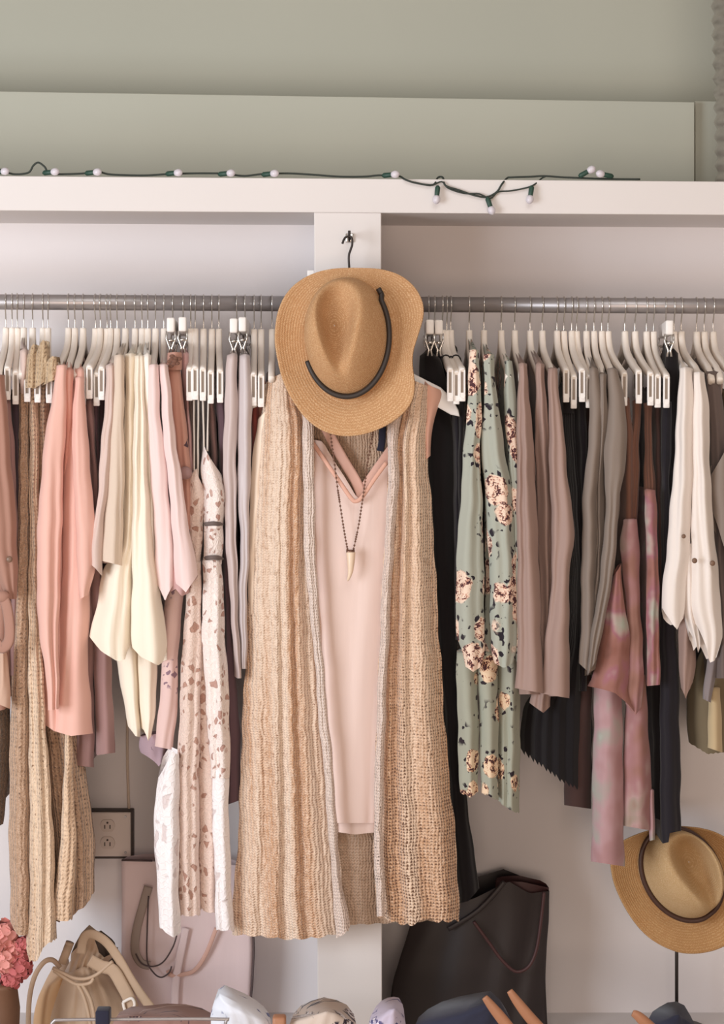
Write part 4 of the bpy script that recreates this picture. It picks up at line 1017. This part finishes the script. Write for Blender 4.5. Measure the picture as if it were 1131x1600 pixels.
# ------------------------------------------------------------------ straw hats
def hat(name, label, Y, base, base_ab, base_rot, shift, height, outline, curl, dent, mats, mband, band_arc, tail=None, top_scale=.76, tilt=(0, 0)):
    root = empty(name, P(base[0], base[1], Y), label, 'hat')
    k = S * (D + Y) / D
    B = P(base[0], base[1], Y)
    a, b = base_ab
    nth = 96
    def brim_n(u, w):            # brim plane tilts and its edge curls towards the viewer
        return tilt[0] * u + tilt[1] * w
    def base_pt(th, f=1.0):
        u, w = a * math.cos(th) * f, b * math.sin(th) * f
        c, s_ = math.cos(base_rot), math.sin(base_rot)
        return u * c - w * s_, u * s_ + w * c
    # crown
    def crown_pt(t, th):
        phi = t * PI / 2
        r = math.sin(phi) ** 0.62; h = math.cos(phi) ** 0.55
        sc = 1 - (1 - top_scale) * h ** 1.2
        u, w = base_pt(th, r * sc)
        uu, ww = u + shift[0] * h, w + shift[1] * h
        n = height * h
        # pinched, drop-shaped crease
        for (du, dw, su, sw_up, sw_dn, dep, rot) in dent:
            x = u - du; y = w - dw
            c, s_ = math.cos(rot), math.sin(rot)
            x, y = x * c + y * s_, -x * s_ + y * c
            sy = sw_up if y > 0 else sw_dn
            wid = su * (1 + 0.35 * max(-1, min(1, y / sy)))
            q = (x / wid) ** 2 + (y / sy) ** 2
            n -= dep * math.exp(-q ** 2.2) * h ** .7
        return uu, ww, n
    bm = bmesh.new(); uvl = bm.loops.layers.uv.new('UVMap')
    nt = 44
    rings = []
    for i in range(nt + 1):
        t = (i / nt)
        ring = []
        for j in range(nth):
            th = 2 * PI * j / nth
            u, w, n = crown_pt(max(t, .0005), th)
            v = bm.verts.new((B.x + u * k, Y - n - brim_n(u * k, w * k) * t, B.z + w * k)); ring.append(v)
        rings.append(ring)
    rad = (a + b) / 2 * k
    for i in range(nt):
        for j in range(nth):
            f = bm.faces.new((rings[i][j], rings[i][(j + 1) % nth], rings[i + 1][(j + 1) % nth], rings[i + 1][j]))
            for lp, (q, r_) in zip(f.loops, ((j, i), (j + 1, i), (j + 1, i + 1), (j, i + 1))):
                lp[uvl].uv = (q / nth * 2 * PI * rad, r_ / nt * (rad + height))
    crown = link('crown', bm, mats[0], root)
    # brim
    pts = spline(list([Vector((x, y, 0)) for x, y in outline]) + [Vector((outline[0][0], outline[0][1], 0))], 8)
    def outer(th):
        best, bd = None, 9
        for q in pts:
            u, w = q.x - base[0], base[1] - q.y
            d_ = abs((math.atan2(w, u) - th + PI) % (2 * PI) - PI)
            if d_ < bd: bd, best = d_, (u, w)
        return best
    bm = bmesh.new(); uvl = bm.loops.layers.uv.new('UVMap')
    nr = 14; rings = []
    outs = [outer(2 * PI * j / nth) for j in range(nth)]
    outs = [tuple(sum(outs[(j + q) % nth][c] for q in (-1, 0, 1)) / 3 for c in (0, 1)) for j in range(nth)]
    for i in range(nr + 1):
        t = i / nr; ring = []
        for j in range(nth):
            th = 2 * PI * j / nth
            ang = th
            # base radius in this direction
            c, s_ = math.cos(th - base_rot), math.sin(th - base_rot)
            rb = 1 / math.sqrt((c / a) ** 2 + (s_ / b) ** 2)
            bu, bw = rb * math.cos(th) * .985, rb * math.sin(th) * .985
            u = bu + (outs[j][0] - bu) * t; w = bw + (outs[j][1] - bw) * t
            n = curl(th, t) + brim_n(u * k, w * k)
            ring.append(bm.verts.new((B.x + u * k, Y - n, B.z + w * k)))
        rings.append(ring)
    for i in range(nr):
        for j in range(nth):
            f = bm.faces.new((rings[i][j], rings[i][(j + 1) % nth], rings[i + 1][(j + 1) % nth], rings[i + 1][j]))
            for lp, (q, r_) in zip(f.loops, ((j, i), (j + 1, i), (j + 1, i + 1), (j, i + 1))):
                lp[uvl].uv = (q / nth * 2 * PI * rad * 1.4, r_ / nr * .06 + .2)
    br = link('brim', bm, mats[1], root)
    md = br.modifiers.new('thick', 'SOLIDIFY'); md.thickness = 0.003; md.offset = 0
    # band
    bm = bmesh.new(); path = []
    th0, th1 = band_arc
    for q in range(81):
        th = th0 + (th1 - th0) * q / 80
        u, w, n = crown_pt(.955, th)
        du, dw = base_pt(th, .035)
        path.append(Vector((B.x + (u + du) * k, Y - n - .004 - brim_n(u * k, w * k), B.z + (w + dw) * k)))
    if tail:
        path = spline([P(x, y, Y - q) for x, y, q in tail], 6)[:-1] + path
    add_tube(bm, path, 0.0052, 8, closed=abs(th1 - th0) > 6.2 and not tail)
    link('band', bm, mband, root)
    return root

hat('straw_hat', 'tan straw fedora with a thin dark band hanging over the outfit', -0.135, (547, 530), (67, 95), 0.0, (-24, 20), 0.108,
    [(545, 418), (600, 421), (638, 438), (659, 468), (661, 495), (652, 525), (644, 552), (644, 578), (648, 604), (640, 634), (612, 660), (580, 675), (545, 682), (508, 675), (478, 654), (454, 620), (441, 590), (434, 560), (430, 530), (434, 490), (448, 458), (475, 434), (510, 421)],
    lambda th, t: 0.006 * t * t + 0.016 * t * t * max(0, math.cos(th + .25)) ** 3 + 0.012 * t * t * max(0, math.cos(th - PI)) ** 2 - 0.012 * t * max(0, math.sin(th)),
    [(3, 8, 25, 62, 66, 0.055, 0.02)],
    (M['straw'], M['straw']), M['leather_band'], (0.62, -2.72),
    tail=[(591, 451, .016), (597, 462, .018)])
hat('brown_hat', 'honey straw hat with a brown band on a thin stand', 0.085, (1058, 1366), (57, 76), 0.55, (16, 22), 0.10,
    [(951, 1340), (958, 1378), (980, 1424), (1012, 1463), (1058, 1487), (1104, 1487), (1142, 1470), (1168, 1432), (1172, 1380), (1160, 1335), (1130, 1305), (1090, 1292), (1040, 1292), (995, 1302), (962, 1318)],
    lambda th, t: 0.004 * t + 0.016 * t * t * max(0, math.cos(th - .3)) ** 2 + 0.014 * t * t * max(0, math.cos(th - PI - .1)) ** 2,
    [(10, -2, 24, 56, 56, 0.085, 0.50)],
    (M['straw2_crown'], M['straw2']), M['leather_band2'], (0, 2 * PI), top_scale=.88)
stand = empty('hat_stand', P(1057, 1588, 0.20), 'thin dark metal stand holding the honey straw hat', 'hat stand')
bx = P(1057, 1500, .20).x
bm = bmesh.new(); add_tube(bm, [(bx, .20, zs + .006), (bx, .20, P(0, 1400, .2).z)], 0.0036, 10); link('pole', bm, M['dark_metal'], stand)
bm = bmesh.new(); add_tube(bm, [(bx, .20, zs), (bx, .20, zs + .007)], 0.06, 32); link('base', bm, M['dark_metal'], stand)
bm = bmesh.new(); add_tube(bm, [(bx, .20, P(0, 1400, .2).z), (bx + .004, .10, P(0, 1385, .1).z), (bx + .004, .075, P(0, 1380, .1).z)], 0.005, 8); link('arm', bm, M['dark_metal'], stand)

# ------------------------------------------------------------------ outlet and cord on the back wall
ob = empty('electrical_outlet', P(173, 1304, YB - .03), 'grey surface mounted outlet box with two sockets', 'outlet')
M['outlet_plate'] = plain('outlet_plate', (222, 208, 200), 0.45)
M['outlet_face'] = plain('outlet_face', (214, 198, 188), 0.4)
M['outlet_dark'] = plain('outlet_dark', (70, 58, 54), 0.6)
a, b = P(120, 1342, YB - .03), P(207.5, 1267, YB - .03)
bm = bmesh.new(); add_box(bm, (a.x, YB - .030, a.z), (b.x, YB, b.z), .002); link('box', bm, M['outlet_dark'], ob, False)
a, b = P(122, 1338.5, YB - .036), P(204, 1269.5, YB - .036)
bm = bmesh.new(); add_box(bm, (a.x, YB - .036, a.z), (b.x, YB - .0302, b.z), .002); link('cover_plate', bm, M['outlet_plate'], ob, False)
for y in (1290, 1317):
    c = P(168, y, YB - .037); r = 0.0158
    bm = bmesh.new()
    res = bmesh.ops.create_cone(bm, cap_ends=True, segments=32, radius1=r, radius2=r * .95, depth=.005)
    for v in res['verts']: v.co = Vector((v.co.x, -v.co.z, max(-.0125, min(.0125, v.co.y)))) + c
    so = link('socket', bm, M['outlet_face'], ob, False)
    bm = bmesh.new()
    for dx in (-.0055, .0055): add_box(bm, (c.x + dx - .0011, c.y - .0032, c.z - .006), (c.x + dx + .0011, c.y - .002, c.z + .002))
    add_tube(bm, [(c.x, c.y - .0032, c.z + .0065), (c.x, c.y - .002, c.z + .0065)], .0022, 12)
    sl = link('slot', bm, M['outlet_dark'], ob, False)
    sl.parent = so; sl.matrix_parent_inverse = Matrix()
bm = bmesh.new()
for x, y in ((196, 1276), (196, 1332)):
    q = P(x, y, YB - .037); add_tube(bm, [q, q + Vector((0, -.0015, 0))], .0028, 12)
link('screw', bm, M['steel'], ob, False)
bm = bmesh.new()
a, b = P(199, 1090, YB - .004), P(201.5, 1268, YB - .006)
add_tube(bm, spline([a, P(199, 1180, YB - .004), P(200.5, 1240, YB - .005), b], 6), .0030, 8)
tag(link('power_cord', bm, M['oat']), 'pale cord running down the back wall into the outlet box', 'cord')

# ------------------------------------------------------------------ bags on the niche floor
M['pink_leather'] = satin('pink_leather', (242, 220, 220), 0.5, 0.03)
M['pink_dark'] = plain('dark_piping', (84, 68, 68), 0.5)
M['taupe_leather'] = plain('taupe_leather', (196, 168, 142), 0.5, noise=.06)
M['camel_leather'] = plain('camel_leather', (204, 164, 122), 0.5, noise=.06)
M['grey_strap'] = plain('grey_strap', (160, 142, 132), 0.5)
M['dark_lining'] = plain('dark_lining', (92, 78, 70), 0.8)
M['black_leather'] = plain('black_leather', (46, 37, 37), 0.5, noise=.12, scale=30)
M['oxblood'] = plain('oxblood_leather', (70, 38, 38), 0.5)
def floor_py(Y): return HY + (ZC - zs) / (S * (D + Y) / D)
fy = floor_py(.20)
t = empty('tote_bag', P(290, fy, .22), 'pale pink leather tote leaning behind the lace dresses', 'bag')
drape('body', M['pink_leather'], [(1345, 190, 372), (1400, 190, 386), (1465, 190, 395), (1520, 190, 394), (1570, 191, 391), (fy, 194, 384)], [(-1, 1344), (1, 1352)], fy - .5, yf=.205, parent=t, depth=.06, folds=200, amp=.003, seed=121, dl=.02, jit=.2)
bm = bmesh.new(); add_tube(bm, spline([P(372, 1352, .222), P(387, 1400, .222), P(396, 1465, .222), P(395, 1520, .222), P(391, 1570, .222), P(385, fy - 3, .222)], 6), .0022, 8)
link('piping', bm, M['pink_dark'], t)
bm = bmesh.new(); add_tube(bm, [P(190, 1344, .21), P(238, 1345, .208)], .0022, 8)
link('piping', bm, M['pink_dark'], t)
def strap_tube(name, pts, Y, w, mat, parent, th=.16, per=7):
    bm = bmesh.new()
    add_tube(bm, spline([P(x, y, Y if len(r) == 0 else r[0]) for x, y, *r in pts], per), w, 10, flat=(th, (0, 1, 0)))
    return link(name, bm, mat, parent)
strap_tube('handle', [(232, 1385), (222, 1420), (213, 1455), (211, 1485), (220, 1504), (234, 1509)], .190, .0095, M['grey_strap'], t)
strap_tube('handle_cord', [(232, 1400), (230, 1450), (230, 1500), (240, 1520), (252, 1527), (264, 1520), (268, 1510)], .188, .0016, M['pink_dark'], t, 1)
strap_tube('handle_cord', [(212, 1490), (222, 1506), (240, 1510), (256, 1502), (270, 1480), (276, 1462)], .186, .0016, M['pink_dark'], t, 1)
strap_tube('pull_tab', [(290, 1450), (284, 1480), (278, 1510), (274, 1540), (272, 1600)], .196, .0085, M['pink_leather'], t)
strap_tube('handle', [(338, 1450), (322, 1490), (305, 1515), (288, 1522), (268, 1524), (262, 1516)], .196, .0045, M['rose_strap'], t, .3)

fy2 = floor_py(.06)
d = empty('drawstring_bag', P(130, fy2, .10), 'taupe leather drawstring bag with camel side and long strap', 'bag')
drape('body', M['taupe_leather'], [(1512, 102, 160), (1530, 96, 172), (1560, 82, 196), (1590, 72, 210), (fy2, 66, 214)], [(-1, 1522), (0, 1510), (1, 1520)], fy2, yf=.055, parent=d, depth=.13, folds=26, amp=.012, seed=131, dl=.04, jit=.3, cap=True)
drape('side_panel', M['camel_leather'], [(1522, 86, 104), (1545, 66, 106), (1575, 55, 102), (1600, 52, 94), (fy2, 52, 90)], [(-1, 1545), (.4, 1524), (1, 1520)], fy2, yf=.085, parent=d, depth=.11, folds=60, amp=.004, seed=132, dl=.03, jit=.3, cap=True)
drape('ruffle', M['taupe_leather'], [(1462, 118, 182), (1485, 112, 184), (1505, 110, 168), (1522, 106, 162)], [(-1, 1490), (-.6, 1472), (-.2, 1458), (.2, 1488), (.6, 1496), (1, 1484)], 1526, yf=.062, parent=d, depth=.06, folds=13, amp=.016, seed=133, dl=.03, jit=.4, rise=0)
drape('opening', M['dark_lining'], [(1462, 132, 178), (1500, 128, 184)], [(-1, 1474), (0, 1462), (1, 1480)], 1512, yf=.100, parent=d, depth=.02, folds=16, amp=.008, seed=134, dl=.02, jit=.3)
for pts in ([(82, 1512), (98, 1520), (116, 1528), (134, 1529), (152, 1522), (176, 1502)], [(84, 1516), (100, 1527), (120, 1538), (140, 1536), (146, 1528)],
            [(120, 1536), (130, 1555), (137, 1578), (142, 1606)], [(128, 1538), (140, 1558), (146, 1580), (148, 1606)]):
    strap_tube('drawcord', pts, .030, .0036, M['taupe_leather'], d, 1)
strap_tube('strap', [(126, 1490), (132, 1464), (146, 1460), (166, 1472), (184, 1496), (204, 1530), (226, 1562), (256, 1600), (262, 1612)], .035, .0095, M['taupe_leather'], d, .2)
strap_tube('strap', [(140, 1500), (158, 1510), (176, 1516), (190, 1538), (204, 1566), (214, 1600), (216, 1612)], .030, .013, M['taupe_leather'], d, .2)
strap_tube('buckle', [(192, 1566), (206, 1560), (210, 1572), (197, 1580), (192, 1566)], .024, .003, M['ivory'], d, 1)
strap_tube('handle', [(44, 1606), (46, 1560), (54, 1526), (68, 1504), (82, 1500), (94, 1512)], .06, .0052, M['taupe_leather'], d, .6)
bm = bmesh.new(); add_tube(bm, [P(97, 1505, .05), P(108, 1476, .05)], .0085, 12); add_tube(bm, [P(108, 1476, .05), P(109.5, 1472, .05)], .0085, 12)
link('tassel_cap', bm, M['taupe_leather'], d)

fy3 = floor_py(.14)
bk = empty('tote_bag', P(730, fy3, .2), 'large black leather tote beside the white pillar', 'bag')
drape('body', M['black_leather'], [(1376, 660, 858), (1440, 642, 857), (1500, 624, 853), (1535, 614, 852), (fy3, 604, 857)], [(-1, 1436), (-.5, 1418), (-.1, 1402), (.22, 1384), (.36, 1377), (.7, 1396), (1, 1392)], fy3 - .5, yf=.15, parent=bk, depth=.10, folds=64, amp=.008, seed=141, dl=.03, jit=.3)
drape('lining', M['oxblood'], [(1374, 775, 858), (1420, 770, 857)], [(-1, 1376), (0, 1378), (1, 1387)], 1430, yf=.185, parent=bk, depth=.04, folds=80, amp=.004, seed=142, dl=.012, jit=.2)
strap_tube('handle', [(740, 1440), (762, 1470), (784, 1500), (806, 1518), (826, 1510), (838, 1484), (845, 1440), (850, 1394)], .138, .0034, M['oxblood'], bk, .8)
strap_tube('handle', [(700, 1452), (740, 1428), (766, 1404), (788, 1378)], .140, .0052, M['black_leather'], bk, .5)

# ------------------------------------------------------------------ flowers by the bags
M['petal'] = plain('dusty_petal', (222, 150, 142), 0.8)
M['petal_deep'] = plain('deep_petal', (192, 104, 104), 0.8)
M['pot'] = plain('brown_pot', (120, 84, 62), 0.6, noise=.15)
M['stem'] = plain('dry_stem', (104, 84, 62), 0.8)
fl = empty('flower_pot', P(6, 1600, -.06), 'brown pot of dusty pink dried flowers beside the drawstring bag', 'flowers')
rnd = random.Random(5)
for (x, y, r, mt) in ((4, 1462, .028, 'petal'), (22, 1484, .024, 'petal'), (30, 1508, .024, 'petal_deep'), (6, 1500, .026, 'petal'), (36, 1476, .016, 'petal_deep'), (-14, 1480, .03, 'petal'), (18, 1528, .02, 'petal_deep')):
    bm = bmesh.new(); c = P(x, y, -.05 - rnd.random() * .02)
    for i in range(46):
        z = 1 - 2 * (i + .5) / 46; ph = i * 2.39996
        n = Vector((math.sqrt(1 - z * z) * math.cos(ph), math.sqrt(1 - z * z) * math.sin(ph), z))
        o = n.orthogonal().normalized(); q = n.cross(o)
        an = rnd.random() * 6.28; o, q = o * math.cos(an) + q * math.sin(an), q * math.cos(an) - o * math.sin(an)
        s_ = r * .42; ctr = c + n * r * (.75 + .3 * rnd.random())
        vs = [bm.verts.new(ctr + o * (s_ * math.cos(t_)) + q * (s_ * .8 * math.sin(t_)) + n * (s_ * .35 * abs(math.cos(t_)))) for t_ in [2 * PI * k_ / 7 for k_ in range(7)]]
        m_ = bm.verts.new(ctr - n * s_ * .15)
        for k_ in range(7): bm.faces.new((vs[k_], vs[(k_ + 1) % 7], m_))
    link('blossom', bm, M[mt], fl)
    bm = bmesh.new(); add_tube(bm, spline([c, c.lerp(P(4, 1560, -.05), .5) + Vector((0, .008, 0)), P(4, 1570, -.05)], 5), .0018, 6); link('stem', bm, M['stem'], fl)
bm = bmesh.new()
pc = P(2, 1535, -.05); prof = [(.012, .0), (.034, .0), (.036, -.006), (.031, -.012), (.036, -.05), (.034, -.10), (.028, pc.z * 0 - .15)]
rings = []
for r, z in prof:
    rings.append([bm.verts.new((pc.x + r * math.cos(2 * PI * k / 28), -.05 + r * math.sin(2 * PI * k / 28), pc.z + z)) for k in range(28)])
for a_, b_ in zip(rings, rings[1:]):
    for k in range(28): bm.faces.new((a_[k], a_[(k + 1) % 28], b_[(k + 1) % 28], b_[k]))
bm.faces.new(rings[-1])
pot = link('pot', bm, M['pot'], fl)
pz = pc.z - .15
slab('trim_6', (-1.2, -.14, pz - .03), (P(60, 0, -.05).x, -.021, pz), M['white_paint'], 'low white step in front of the niche floor')

# ------------------------------------------------------------------ low display table in front, only the tops of its clothes show
TY = -.42
tz = P(0, 1650, TY).z
tb = empty('display_table', P(565, 1650, TY), 'low white display table of folded clothes before the niche', 'table')
bm = bmesh.new(); add_box(bm, (-.72, TY - .16, tz - .03), (.74, TY + .08, tz), .003); link('tabletop', bm, M['white_paint'], tb, False)
for sx in (-.69, .70):
    for yy in (TY - .13, TY + .05):
        bm = bmesh.new(); add_box(bm, (sx - .02, yy - .02, 0), (sx + .02, yy + .02, tz - .03), .002); link('leg', bm, M['white_paint'], tb, False)
M['blue_print'] = floral('blue_white_print', (226, 230, 240), (120, 134, 178), (88, 104, 158), (196, 206, 230), (86, 98, 150), 30, .26)
M['bw_print'] = floral('black_white_print', (206, 190, 178), (232, 226, 226), (120, 96, 84), (48, 42, 54), (54, 48, 62), 26, .36)
M['lilac_print'] = floral('lilac_print', (196, 186, 204), (228, 220, 226), (120, 120, 170), (70, 70, 120), (96, 90, 130), 28, .3)
M['brown_print'] = floral('brown_print', (150, 118, 110), (206, 182, 170), (112, 82, 90), (70, 50, 62), (72, 54, 66), 30, .3)
M['wood'] = plain('hanger_wood', (176, 122, 90), 0.45, noise=.2, scale=30)
M['navy_denim'] = C('navy_denim', (52, 54, 72), weave=700, bump=.3)
def folded(name, label, cat, mat, rows, top, seed, Y=TY, group=None, depth=.05, amp=.006, folds=26):
    o = drape(name, M[mat], rows + [(1649, rows[-1][1], rows[-1][2])], top, 1649, yf=Y - .05, depth=depth, folds=folds, amp=amp, seed=seed, dl=.03, jit=.4, cap=True)
    return tag(o, label, cat, group)
folded('folded_shirt', 'blue and white printed shirt folded below the pink tote', 'shirt', 'blue_print', [(1550, 340, 360), (1572, 332, 396), (1600, 326, 424)], [(-1, 1560), (-.72, 1551), (-.3, 1566), (.4, 1584), (1, 1597)], 201)
folded('folded_scarf', 'brown printed scarf folded below the drawstring bag', 'scarf', 'brown_print', [(1590, 180, 334), (1604, 174, 336)], [(-1, 1594), (-.7, 1588), (-.3, 1592), (.2, 1589), (.7, 1592), (1, 1594)], 202, amp=.004)
folded('folded_shirt', 'black and white printed shirt folded below the knit vest', 'shirt', 'bw_print', [(1580, 480, 540), (1600, 452, 556)], [(-1, 1598), (-.5, 1586), (0, 1580), (.5, 1584), (1, 1600)], 203)
folded('folded_shirt', 'lilac printed shirt folded at the foot of the pillar', 'shirt', 'lilac_print', [(1574, 600, 622), (1600, 576, 634)], [(-1, 1594), (-.2, 1584), (.5, 1575), (.8, 1577), (1, 1592)], 204)
folded('folded_jeans', 'navy jeans folded in front of the black tote', 'jeans', 'navy_denim', [(1562, 744, 776), (1580, 700, 788), (1600, 650, 800)], [(-1, 1602), (-.3, 1586), (.3, 1572), (.7, 1562), (1, 1580)], 205)
folded('folded_jeans', 'navy jeans folded below the honey straw hat', 'jeans', 'navy_denim', [(1585, 1045, 1068), (1602, 1014, 1086)], [(-1, 1602), (-.2, 1592), (.3, 1585), (.6, 1587), (1, 1600)], 206)
bm = bmesh.new()
add_tube(bm, spline([P(78, 1660, -.50), P(79, 1610, -.50), P(84, 1596, -.50), P(100, 1593.5, -.50), P(200, 1592.5, -.50), P(345, 1592.5, -.50), P(352, 1600, -.50), P(352, 1660, -.50)], 5), .0028, 8)
tag(link('wire_rail', bm, M['steel']), 'thin steel rail across the front below the drawstring bag', 'rail')
bm = bmesh.new(); a, b = P(150, 1601, -.51), P(172, 1577, -.51); add_box(bm, (a.x, -.52, a.z), (b.x, -.49, b.z), .003)
tag(link('binder_clip', bm, M['navy']), 'small black clip gripping the steel rail', 'clip')
bm = bmesh.new(); a, b = P(426, 1650, TY - .03), P(447, 1586, TY - .03); add_box(bm, (a.x, TY - .045, a.z), (b.x, TY - .02, b.z), .004)
tag(link('wooden_peg', bm, M['wood']), 'short brown wooden peg beside the black and white shirt', 'peg')
def wood_hanger(label, pts, w):
    bm = bmesh.new(); pp = spline([P(x, y, TY - .10) for x, y in pts], 6); m_ = len(pp)
    add_tube(bm, pp, [w * (.25 + .75 * math.sin(PI * min(1, .12 + .6 * i / m_))) for i in range(m_)], 12, flat=(.6, (0, 1, 0)))
    tag(link('wooden_hanger', bm, M['wood']), label, 'clothes hanger')
wood_hanger('wooden hanger arm resting on the navy jeans before the black tote', [(757, 1558), (768, 1572), (784, 1592), (806, 1620), (830, 1649)], .010)
wood_hanger('wooden hanger arm rising in front of the black tote, away from the jeans', [(796, 1548), (808, 1565), (826, 1588), (850, 1615), (878, 1649)], .010)
wood_hanger('short wooden hanger tip showing below the honey straw hat', [(988, 1583), (996, 1587), (1008, 1598), (1030, 1620), (1050, 1649)], .010)

# ------------------------------------------------------------------ string lights and duct on the header
sl = empty('string_lights', P(700, 280, -.004), 'dark green string of clear bulbs trailing over the white header', 'string lights')
def top_py(x): return 272.5 + (x + 300) * 13.5 / 1750
def cordpt(x, y):
    Y = 0.012 if y < top_py(x) + 1 else -0.006
    return P(x, min(y, top_py(x) - 2.5) if Y > 0 else y, Y)
main = [(-30, 268), (0, 265), (20, 272), (44, 270), (52, 259), (60, 254), (70, 261), (78, 271), (110, 272), (140, 270), (150, 266), (168, 272), (200, 274), (232, 274), (262, 272), (300, 271), (340, 271), (356, 272),
        (382, 275), (410, 272), (450, 271), (488, 273), (530, 276), (570, 276), (592, 274), (622, 275)]
front = [(622, 275), (634, 281), (650, 286), (676, 289), (684, 281), (692, 281), (696, 290), (716, 297), (740, 305), (760, 308), (776, 300), (784, 288), (792, 279), (800, 277)]
rest = [(800, 277), (830, 276), (850, 275), (880, 277), (905, 278), (930, 279), (962, 281), (1000, 282)]
def cl(pts): return [cordpt(x, y) for x, y in pts]
bm = bmesh.new()
add_tube(bm, spline(cl(main + front[1:] + rest[1:]), 5), .0020, 7)
link('cord', bm, M['wire_green'], sl)
bm = bmesh.new()
add_tube(bm, spline(cl([(648, 285), (672, 290), (690, 284), (700, 294), (724, 302), (748, 303), (766, 310), (778, 300), (800, 298), (830, 291), (846, 282), (852, 276)]), 5), .0016, 7)
link('cord', bm, M['wire_green'], sl)
def bulb(base, dirn, up=False):
    b = Vector(base); dv = Vector(dirn).normalized()
    bm = bmesh.new(); add_tube(bm, [b, b + dv * .004, b + dv * .021, b + dv * .022], [.0026, .0052, .0048, .004], 10)
    so = link('socket', bm, M['socket_green'], sl)
    bm = bmesh.new()
    pp = [b + dv * (.020 + .017 * t) for t in (0, .2, .45, .7, .88, 1.0)]
    add_tube(bm, pp, [.0046, .0066, .0076, .0070, .0045, .001], 12)
    g = link('bulb', bm, M['bulb_glass'], None); g.parent = so; g.matrix_parent_inverse = Matrix()
for x in (-4, 74, 140, 266, 348, 416, 604):
    q = P(x - 7, top_py(x) - 5, .010)
    bulb(q, (.9, -.4, .05))
for x, y, dx in ((684, 290, -.10), (761, 308, .32), (831, 290, -.16)):
    bulb(P(x, y, -.010), (dx, -.12, -1))
bulb(P(904, 276, .006), (1, -.2, .55)); bulb(P(958, 276, .008), (-1, -.3, .18))

M['duct'] = plain('duct_foil', (190, 184, 178), 0.34, 0.85, noise=.25, scale=70)
bm = bmesh.new(); nz = 150; rings = []
z0 = P(0, 283, .1).z - .002; z1 = 3.0
for i in range(nz + 1):
    z = z0 + (z1 - z0) * i / nz
    r = .075 + .0035 * math.sin(i * 2 * PI / 4)
    cxx = P(1124, 283, .10).x + .075 - (z - z0) * .025
    rings.append([bm.verts.new((cxx + r * math.cos(2 * PI * k / 40), .125 + r * math.sin(2 * PI * k / 40), z + .004 * math.sin(2 * PI * k / 40))) for k in range(40)])
for a_, b_ in zip(rings, rings[1:]):
    for k in range(40): bm.faces.new((a_[k], a_[(k + 1) % 40], b_[(k + 1) % 40], b_[k]))
tag(link('flexible_duct', bm, M['duct']), 'silver corrugated air duct rising from the header at the edge', 'duct')

# ------------------------------------------------------------------ the room behind the camera, light, camera
for kind, (r, parts) in ROOTS.items():
    for o in parts:
        for ch in list(o.children): bpy.data.objects.remove(ch)
        bpy.data.objects.remove(o)
    bpy.data.objects.remove(r)

w = bpy.data.worlds.new('World'); scene.world = w; w.use_nodes = True
bgn = w.node_tree.nodes['Background']
bgn.inputs[0].default_value = (1.0, 0.79, 0.65, 1); bgn.inputs[1].default_value = 0.30

def area(name, loc, target, size, energy, color, sy=None):
    l = bpy.data.lights.new(name, 'AREA'); l.energy = energy; l.color = color; l.shape = 'RECTANGLE'; l.size = size; l.size_y = sy or size
    o = bpy.data.objects.new(name, l); COL.objects.link(o); o.location = loc
    o.rotation_euler = (Vector(target) - Vector(loc)).to_track_quat('-Z', 'Y').to_euler()
    return o
area('shop_window_light', (-2.6, -2.8, 1.30), (-0.2, 0.1, 0.9), 1.5, 100, (0.86, 0.925, 1.0), 1.8)
area('front_fill_light', (0.2, -5.0, 0.9), (0.1, 0.2, 0.9), 1.4, 52, (1.0, 0.80, 0.66), 1.2)  # added warm fill from behind the camera to brighten the niche walls
area('side_lamp_light', (3.0, -2.2, 1.6), (0.6, 0.2, 1.0), 0.8, 5, (1.0, 0.80, 0.64))
area('ceiling_lamp_light', (0.3, -2.2, 3.1), (0, 0, 1.3), 1.2, 16, (0.97, 0.98, 0.96))

cam = bpy.data.cameras.new('Camera'); co = bpy.data.objects.new('Camera', cam); COL.objects.link(co)
co.location = (0, -D, ZC); co.rotation_euler = (PI / 2, 0, 0)
cam.sensor_fit = 'HORIZONTAL'; cam.sensor_width = 36.0
cam.lens = 36.0 * D / (1131 * S)
cam.shift_x = 0.0; cam.shift_y = -(800 - HY) / 1131
cam.clip_start = 0.05; cam.clip_end = 50
scene.camera = co
vs_ = scene.view_settings
vs_.view_transform = 'Standard'; vs_.look = 'None'; vs_.gamma = 1.0; vs_.use_curve_mapping = False
vs_.exposure = 0.0
scene.render.film_transparent = False
try:
    scene.cycles.max_bounces = 6; scene.cycles.transparent_max_bounces = 12; scene.cycles.use_denoising = True
except Exception: pass
